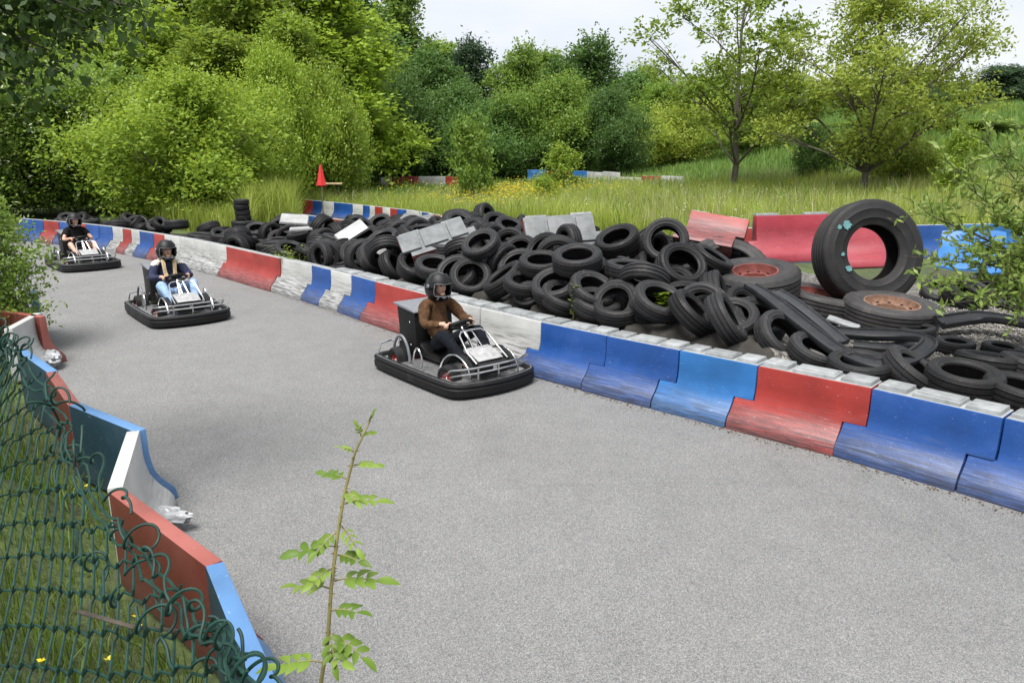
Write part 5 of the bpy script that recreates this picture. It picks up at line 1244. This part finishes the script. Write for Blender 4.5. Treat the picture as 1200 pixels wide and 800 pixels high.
fx, fy = zip(*[cluster(*a) for a in [(595, 246, 620, 1.3, 2.8, 1), (575, 240, 380, 1.5, 3, 2), (640, 240, 260, 2.0, 3.5, 3), (470, 232, 160, 2, 3, 4), (700, 238, 120, 2, 3, 5), (800, 236, 60, 2, 3, 6)]])
fx = np.concatenate(fx); fy = np.concatenate(fy); k = beyond(fx, fy + -.3); flowers('yellow_flowers', fx[k], fy[k], .55, .88, .045, 'F_yellow', 'yellow wildflowers clustered in the meadow')
X, Y = patch(420, (-6, 10, 14, 30), lambda a, b: beyond(a, b)); flowers('white_flowers', X, Y, .5, .8, .026, 'F_white', 'tiny white wildflowers scattered through the meadow')
# verge between the fence and the zigzag barriers
X, Y = patch(60000, (-7.5, .2, .2, 9.5), lambda a, b: behind_left(a, b) > .14)
k = g.random(len(X)) < np.clip(1.2 - Y * .1, .25, 1); X, Y = X[k], Y[k]
tag(link('verge_grass', blades('verge_grass', X, Y, terrain(X, Y), g.uniform(.06, .24, len(X)), g.uniform(.004, .010, len(X)), 9, .5, wav(X * 2, Y * 2)), M['G_short']), 'short green grass between the fence and the zigzag barriers', 'grass', kind='stuff')
X, Y = patch(26, (-4.0, -.6, 1.2, 5), lambda a, b: behind_left(a, b) > .2); flowers('verge_flowers', X, Y, .16, .30, .02, 'F_yellow', 'small yellow flowers in the verge behind the fence')
# weeds along the tyre pile and under the bushes
def weed(px, py, Y, h, n, leafL, mt, label, seed, wr=.5, name='weed', spread=.12, base=None):
    gg = np.random.default_rng(seed); p = ga(px, py, Y); zb = p.z - h * .5 if base is None else base; root = empty(name, (p.x, p.y, zb), 0, label, 'weed'); P = []; D = []
    b = MB(); ns = max(2, n // 22)
    for s in range(ns):
        a = gg.uniform(0, 6.28); q = gg.uniform(.2, 1) * spread; tip = Vector((q * math.cos(a), q * math.sin(a), h * gg.uniform(.75, 1.0))); b.tube([(0, 0, 0), tip * .5 + Vector((0, 0, h * .06)), tip], [.006, .005, .002], 5)
        for j in range(n // ns):
            t = .15 + .85 * (j + gg.random()) / (n // ns); th = j * 2.4 + gg.uniform(-.4, .4); P.append(tip * t); D.append((math.cos(th), math.sin(th), gg.uniform(-.15, .5)))
    b.build('stalk', M['stem'], root); P = np.array([tuple(q) for q in P]); D = unit(np.array(D)); N_ = unit(np.tile([[0, 0, 1.0]], (len(P), 1)) + gg.normal(size=(len(P), 3)) * .25)
    link('leaves', leaves_mesh('weed_leaves', P, D, N_, leafL * gg.uniform(.6, 1.2, len(P)), wr, gg.random(len(P))), M[mt], root); return root
weed(783, 357, 8.2, .46, 64, .11, 'L_bright', 'broad leaved weed growing out of the tyre pile', 1, .75, base=.62)
weed(672, 357, 8.55, .50, 70, .065, 'L_willow', 'small pale leaved weed growing between front row tyres', 2, .5, base=.58)
weed(345, 292, 13.6, .62, 170, .085, 'L_bright', 'bright green weed clump behind the blue and white barriers', 3, .4, spread=.35, base=.25)
weed(326, 286, 14.1, .55, 90, .08, 'L_willow', 'narrow leaved weed clump beside the left tyre heap', 4, .35, spread=.25, base=.25)
X, Y = patch(26000, (-10.5, -4.5, 17.5, 28), lambda a, b: (behind_main(a, b) > 2.4) & ((np.interp(a, sx_, sy_) > b - 99)))
d_ = Y * cP + .6; px_ = 600 + FPX * X / d_; k = (px_ > 60) & (px_ < 352) & ((px_ < 300) | (Y > 22)); X, Y = X[k], Y[k]
tag(link('bush_foot_grass', blades('bush_foot_grass', X, Y, terrain(X, Y), g.uniform(.5, 1.25, len(X)) * np.where(np.abs(600 + FPX * X / (Y * cP + .6) - 318) < 30, 1.3, .8), g.uniform(.012, .024, len(X)), 19, .3), M['G_long']), 'tall grass at the foot of the round bush', 'grass', kind='stuff')

# ------------------------------------------------------------------ near plants
# overhanging branch, upper left
def over():
    gg = np.random.default_rng(31); rr = random.Random(31)
    root = empty('overhanging_tree', (-5.9, 3.6, T(-5.9, 3.6)), 0, 'dark leaved tree whose branch hangs over the top of the fence', 'tree'); z0 = root.location.z
    b = MB(); b.tube([(0, 0, 0), (.1, .05, 1.6), (0, .2, 3.2), (.2, .3, 5.0)], [.16, .13, .11, .07], 10)
    ends = []
    for (px, py, Y) in [(20, 20, 5.0), (60, 10, 5.2), (100, 15, 5.0), (140, 5, 5.2), (175, 15, 5.4), (20, 70, 4.8), (60, 60, 5.0), (-30, 40, 4.8), (35, 100, 4.7), (110, 38, 5.3), (150, 32, 5.5), (70, 84, 4.9)]:
        e = ga(px, py, Y) - root.location; st = Vector((.05, .2, 2.6 + rr.random())); m = st.lerp(e, .5) + Vector((0, 0, .35)); b.tube([st, m, e], [.035, .02, .005], 6); ends.append((st, m, e))
    b.build('trunk', M['barkd'], root); P = []; D = []
    for st, m, e in ends:
        for i in range(380):
            t = rr.random() ** .6; q = (m.lerp(e, t) if t > .0 else m); P.append(tuple(q + Vector((rr.gauss(0, .13), rr.gauss(0, .16), rr.gauss(-.03, .11))))); D.append((rr.gauss(.1, .6), rr.gauss(0, .6), -.55 + rr.gauss(0, .4)))
    P = np.array(P); D = unit(np.array(D)); N_ = unit(np.tile([[0, 0, .8]], (len(P), 1)) + gg.normal(size=(len(P), 3)) * .6)
    link('crown', leaves_mesh('over_leaves', P, D, N_, gg.uniform(.045, .085, len(P)), .6, gg.random(len(P))), M['L_over'], root)
over()
# flowering shrub at the left edge
def shrub(name, c, lob, n, lpt, leaf, mt, label, seed, twl=.3, trunk_h=1.0, r0=.04, wr=.5):
    root = empty(name, c, 0, label, 'shrub'); link('crown', crown(name, lob, n, lpt, leaf, seed, twl=twl, wr=wr, shell=.4), M[mt], root); tm = limbs('stems', wobble_trunk(trunk_h, seed, 5, .06), r0, lob, seed, 6); link('stems', tm, M['barkd'], root); return root
p = ga(-8, 300, 9.3); z0 = T(p.x, p.y)
shrub('flowering_shrub', (p.x - .42, p.y, z0), [(0, 0, .9, .55, .6, .5), (.35, -.1, .55, .5, .5, .4), (-.5, 0, 1.2, .6, .6, .6), (0, .2, 1.45, .45, .5, .45), (.25, 0, 1.0, .5, .4, .35), (-.6, 0, .6, .6, .6, .5), (.45, .1, 1.25, .42, .4, .4), (.1, 0, 1.75, .4, .4, .4)], 3000, 9, .060, 'L_blossom', 'leafy shrub with white blossom overhanging the zigzag barriers', 41)
# willow twigs, right edge
def willow():
    rr = random.Random(51); gg = np.random.default_rng(51); c = ga(1260, 420, 7.4); root = empty('willow_shrub', (c.x, c.y, T(c.x, c.y)), 0, 'shrub with narrow pale leaves reaching in beside the giant tyre', 'shrub'); b = MB(); P = []; D = []
    ends = [(1085, 250, 6.9), (1060, 300, 6.8), (1110, 330, 6.7), (1075, 240, 7.3), (1110, 190, 7.4), (1150, 160, 7.5), (1130, 215, 7.0), (1180, 175, 7.2), (1115, 355, 6.6), (1150, 300, 6.8), (1160, 250, 7.0), (1195, 330, 6.7), (1180, 360, 6.6), (1200, 220, 7.2), (1190, 280, 7), (1125, 275, 6.9), (1170, 335, 6.9), (1205, 150, 7.4)]
    for px, py, Y in ends:
        e = ga(px, py, Y) - root.location; st = Vector((rr.uniform(-.1, .1), 0, rr.uniform(.1, .5))); m = st.lerp(e, .55) + Vector((.1, 0, .15)); pts = [st, m, e]; b.tube(pts, [.014, .008, .003], 5)
        for tw in range(17):
            t0 = rr.uniform(.35, 1); q = m.lerp(e, max(0, t0 * 2 - 1)) if t0 > .5 else st.lerp(m, t0 * 2); dr = ((e - m).normalized() + Vector((rr.gauss(0, .6), rr.gauss(0, .6), rr.gauss(.15, .5)))).normalized(); ln = rr.uniform(.15, .4); b.tube([q, q + dr * ln], [.004, .0015], 4)
            for j in range(15):
                t = (j + rr.random()) / 15; P.append(tuple(q + dr * ln * t)); D.append(tuple((dr * .5 + Vector((rr.gauss(0, .7), rr.gauss(0, .7), rr.gauss(.15, .6)))).normalized()))
    b.build('stems', M['barkd'], root); P = np.array(P); D = np.array(D); N_ = unit(gg.normal(size=(len(P), 3)) + np.array([0, -.3, .8]))
    link('leaves', leaves_mesh('willow_leaves', P, D, N_, gg.uniform(.05, .105, len(P)), .36, gg.random(len(P))), M['L_willow'], root)
willow()
# rose shoot
def rose():
    rr = random.Random(61); base = ga(372, 830, 1.12); gz = T(base.x, base.y); root = empty('rose_shoot', (base.x, base.y, gz), 0, 'thorny rose shoot with fresh green leaves standing before the track', 'plant')
    O = Vector(root.location); path = [ga(x, y, Y) - O for x, y, Y in [(376, 800, 1.13), (384, 750, 1.14), (388, 690, 1.16), (395, 630, 1.18), (403, 580, 1.20), (416, 530, 1.22), (434, 492, 1.24)]]
    b = MB(); b.tube([Vector((-.01, -.02, 0)), Vector((0, 0, path[0].z * .5))] + path, [.0036, .0036, .0035, .0034, .0032, .003, .0027, .0022, .0012], 8); stem = b.build('stem', M['stem'], root)
    for i in range(34):
        t = rr.uniform(0, 5.5); k = int(t); p = path[k].lerp(path[k + 1], t - k); a = rr.uniform(0, 6.28); d = Vector((math.cos(a), math.sin(a), .1)); b = MB(); b.tube([p + d * .003, p + d * .009 - Vector((0, 0, .002))], [.0016, .0002], 4); b.build('thorn', M['stem'], stem)
    def leaflet(mbb, p, d, n, L_, w):
        s_ = d.cross(n).normalized(); u = s_.cross(d); pr = [0, .18, .36, .55, .74, .9, 1.0]; wd = [.02, .62, .95, 1.0, .75, .38, .0]; V = []; k = len(pr)
        for a, q in zip(pr, wd):
            c = p + d * L_ * a - u * (a - .3) ** 2 * L_ * .35; e = (1 + .12 * rr.uniform(-1, 1))
            V += [c + s_ * w * q * e + u * w * q * .35, c, c - s_ * w * q * e + u * w * q * .35]
        F = [(i * 3 + j, i * 3 + j + 1, (i + 1) * 3 + j + 1, (i + 1) * 3 + j) for i in range(k - 1) for j in (0, 1)]
        mbb.add(V, F)
    lv = [(378, 775, (-.9, -.1, .25), .085), (390, 742, (.8, -.4, -.1), .07), (386, 735, (.3, -.8, -.3), .06), (388, 715, (.75, -.2, .35), .06), (390, 690, (-.92, .1, .32), .075), (392, 680, (.85, 0, .28), .085), (397, 640, (-.9, -.2, .25), .075), (399, 615, (.6, -.5, -.3), .05), (396, 622, (-.5, -.6, -.1), .05), (403, 590, (.85, .1, .3), .065), (408, 562, (-.8, .2, .42), .05), (414, 545, (.8, .1, .22), .04), (424, 512, (-.25, .1, .9), .03), (432, 496, (.3, -.1, .95), .03), (380, 762, (.6, -.5, .3), .06), (391, 665, (-.5, -.6, .1), .05), (396, 650, (.7, -.4, .3), .055), (405, 575, (.5, -.6, .1), .04), (416, 530, (-.6, -.2, .6), .032), (424, 512, (.6, -.3, .6), .03)]
    for px, py, d, L_ in lv:
        Y = np.interp(py, [500, 800], [1.24, 1.13]); p = ga(px, py, Y) - O; L_ *= .86; d = Vector(d).normalized(); side = d.cross(Vector((0, 0, 1))).normalized(); b = MB(); curve = [p + d * L_ * t - Vector((0, 0, 1)) * L_ * .32 * t * t for t in (0, .25, .5, .75, 1)]; b.tube(curve, [.0016, .0014, .0012, .001, .0008], 5)
        bb = MB(); nrm = Vector((rr.uniform(-.5, .5), rr.uniform(-.9, .1), .8)).normalized()
        for t in (.30, .55, .80):
            q = curve[0].lerp(curve[-1], t) if False else (p + d * L_ * t - Vector((0, 0, 1)) * L_ * .32 * t * t)
            for s_ in (-1, 1): leaflet(bb, q, (d * .55 + side * s_ * .8 - Vector((0, 0, .12))).normalized(), nrm, L_ * rr.uniform(.40, .52), L_ * .115)
        leaflet(bb, curve[-1], (d - Vector((0, 0, .35))).normalized(), nrm, L_ * .62, L_ * .13)
        lf = b.build('leaf_stalk', M['stem'], root); me = bb.mesh('leaf_blades', 60, 0); a = me.attributes.new('tint', 'FLOAT', 'FACE'); a.data.foreach_set('value', np.full(len(me.polygons), rr.random(), dtype=np.float32)); link('leaflets', me, M['L_rose'], lf)
rose()

# ------------------------------------------------------------------ sagging chain-link fence
def fence():
    rr = random.Random(71); root = empty('chain_link_fence', (-.9, .6, T(-.9, .6)), 0, 'torn green wire mesh fence sagging over the zigzag barriers', 'fence'); O = Vector(root.location)
    BN, BF = Vector((-.72, .36, .86)), Vector((-2.75, 2.55, .72)); TNr, TFr = ray(338, 812) * 1.02 + Vector((0, 0, HCAM)), ray(-40, 325) * 3.1 + Vector((0, 0, HCAM))
    def S_(s, h):
        p = BN.lerp(BF, s).lerp(TNr.lerp(TFr, s), h)
        return p + Vector((.7, .6, .2)) * .05 * mnoise.noise(Vector((s * 5, h * 3, 0))) + Vector((0, 0, -.06)) * math.sin(s * 9) * h - Vector((.1, .1, .2)) * .35 * s * (1 - s) * h
    nw, nh = 62, 15
    for w in range(nw):
        pts = []
        for k in range(nh * 2 + 1):
            h = k / (nh * 2); s = (w + (1.04 if k % 2 else -.04)) / nw
            q = S_(s, h * (1.0 - .03 * (w % 3)))
            for e in (-.22, .22):
                pts.append(q + (S_(s, min(1, h + .01)) - S_(s, max(0, h - .01))).normalized() * e * .028 + Vector((.6, .7, .1)) * (.007 if k % 2 else -.007) * (1 if e > 0 else .4) - O)
        b = MB(); b.tube(pts, .0028, 6); b.build('mesh_wire', M['fence'], root)
    # torn selvedge: strands of loosened links twisted along the top edge
    for i in range(20):
        s0 = rr.random() ** 1.2 * .92; ln = rr.uniform(.05, .16); n = int(80 * ln / .1); rad = rr.uniform(.010, .024); ph = rr.uniform(0, 6.28); fr_ = rr.uniform(.22, .42); hh = rr.uniform(.93, 1.0); pts = []; oo = Vector((rr.gauss(0, .02), rr.gauss(0, .02), rr.gauss(0, .025)))
        for k in range(n):
            s = s0 + ln * k / n; p = S_(s, hh + .02 * math.sin(k * .15 + ph)); a = ph + k * fr_; e = rad * (.6 + .5 * math.sin(k * .13 + ph))
            pts.append(p + oo + Vector((math.cos(a) * .8, math.cos(a) * .5 + math.sin(a) * .3, math.sin(a))) * e - O)
        b = MB(); b.tube(pts, .0030, 6); b.build('twisted_wire', M['fence'], root)
    for i in range(8):                                  # loose ends
        s = rr.random() * .8; p = S_(s, .97); d = Vector((rr.gauss(.3, .5), rr.gauss(0, .5), rr.gauss(0, .5))).normalized(); cu = Vector((rr.gauss(0, 1), rr.gauss(0, 1), rr.gauss(0, 1))).normalized(); pts = [p]
        for k in range(9): d = (Matrix.Rotation(rr.uniform(.1, .5), 3, cu) @ d).normalized(); pts.append(pts[-1] + d * .011)
        b = MB(); b.tube([q - O for q in pts], .0030, 6); b.build('loose_wire_end', M['fence'], root)
    for j in range(2):                                   # tension wires threaded along the edge
        pts = []
        for k in range(90):
            s = k / 89; p = S_(s, .965 + .02 * j); pts.append(p + Vector((math.sin(k * 1.1 + j), math.cos(k * .9), math.sin(k * 1.7 + j * 2))) * .010 - O)
        b = MB(); b.tube(pts, .0030, 6); b.build('edge_wire', M['fence'], root)
    for s, h in ((.14, .82), (.2, .7), (.17, .9)):       # a dead twig caught in the mesh
        p = S_(s, h); b = MB(); b.tube([p - O + Vector((-.12, .02, .02)), p - O + Vector((0, -.02, .015)), p - O + Vector((.10, .03, -.03))], [.004, .004, .002], 5); b.build('caught_twig', M['barkd'], root)
fence()

# grit and leaf bits gathered along the foot of the barriers
gg = np.random.default_rng(77); P = []
for a, b in zip(main_pts[:14], main_pts[1:15]):
    d = (b - a); nn = Vector((-d.y, d.x, 0)).normalized()
    for k in range(70):
        q = a + d * gg.random() + nn * (.19 + abs(gg.normal(0, .05))); P.append((q.x, q.y, .006))
P = np.array(P); th = gg.uniform(0, 6.28, len(P)); D = np.stack([np.cos(th), np.sin(th), np.zeros(len(P))], 1); N_ = unit(np.tile([[0, 0, 1.0]], (len(P), 1)) + gg.normal(size=(len(P), 3)) * .25)
M['grit'] = leaf_mat('dry_leaf_bits', (.05, .035, .02), (.16, .10, .06), .05)
tag(link('track_litter', leaves_mesh('track_litter', P, D, N_, gg.uniform(.008, .03, len(P)), .6, gg.random(len(P))), M['grit']), 'grit and dry leaf bits along the foot of the outer barriers', 'litter', kind='stuff')
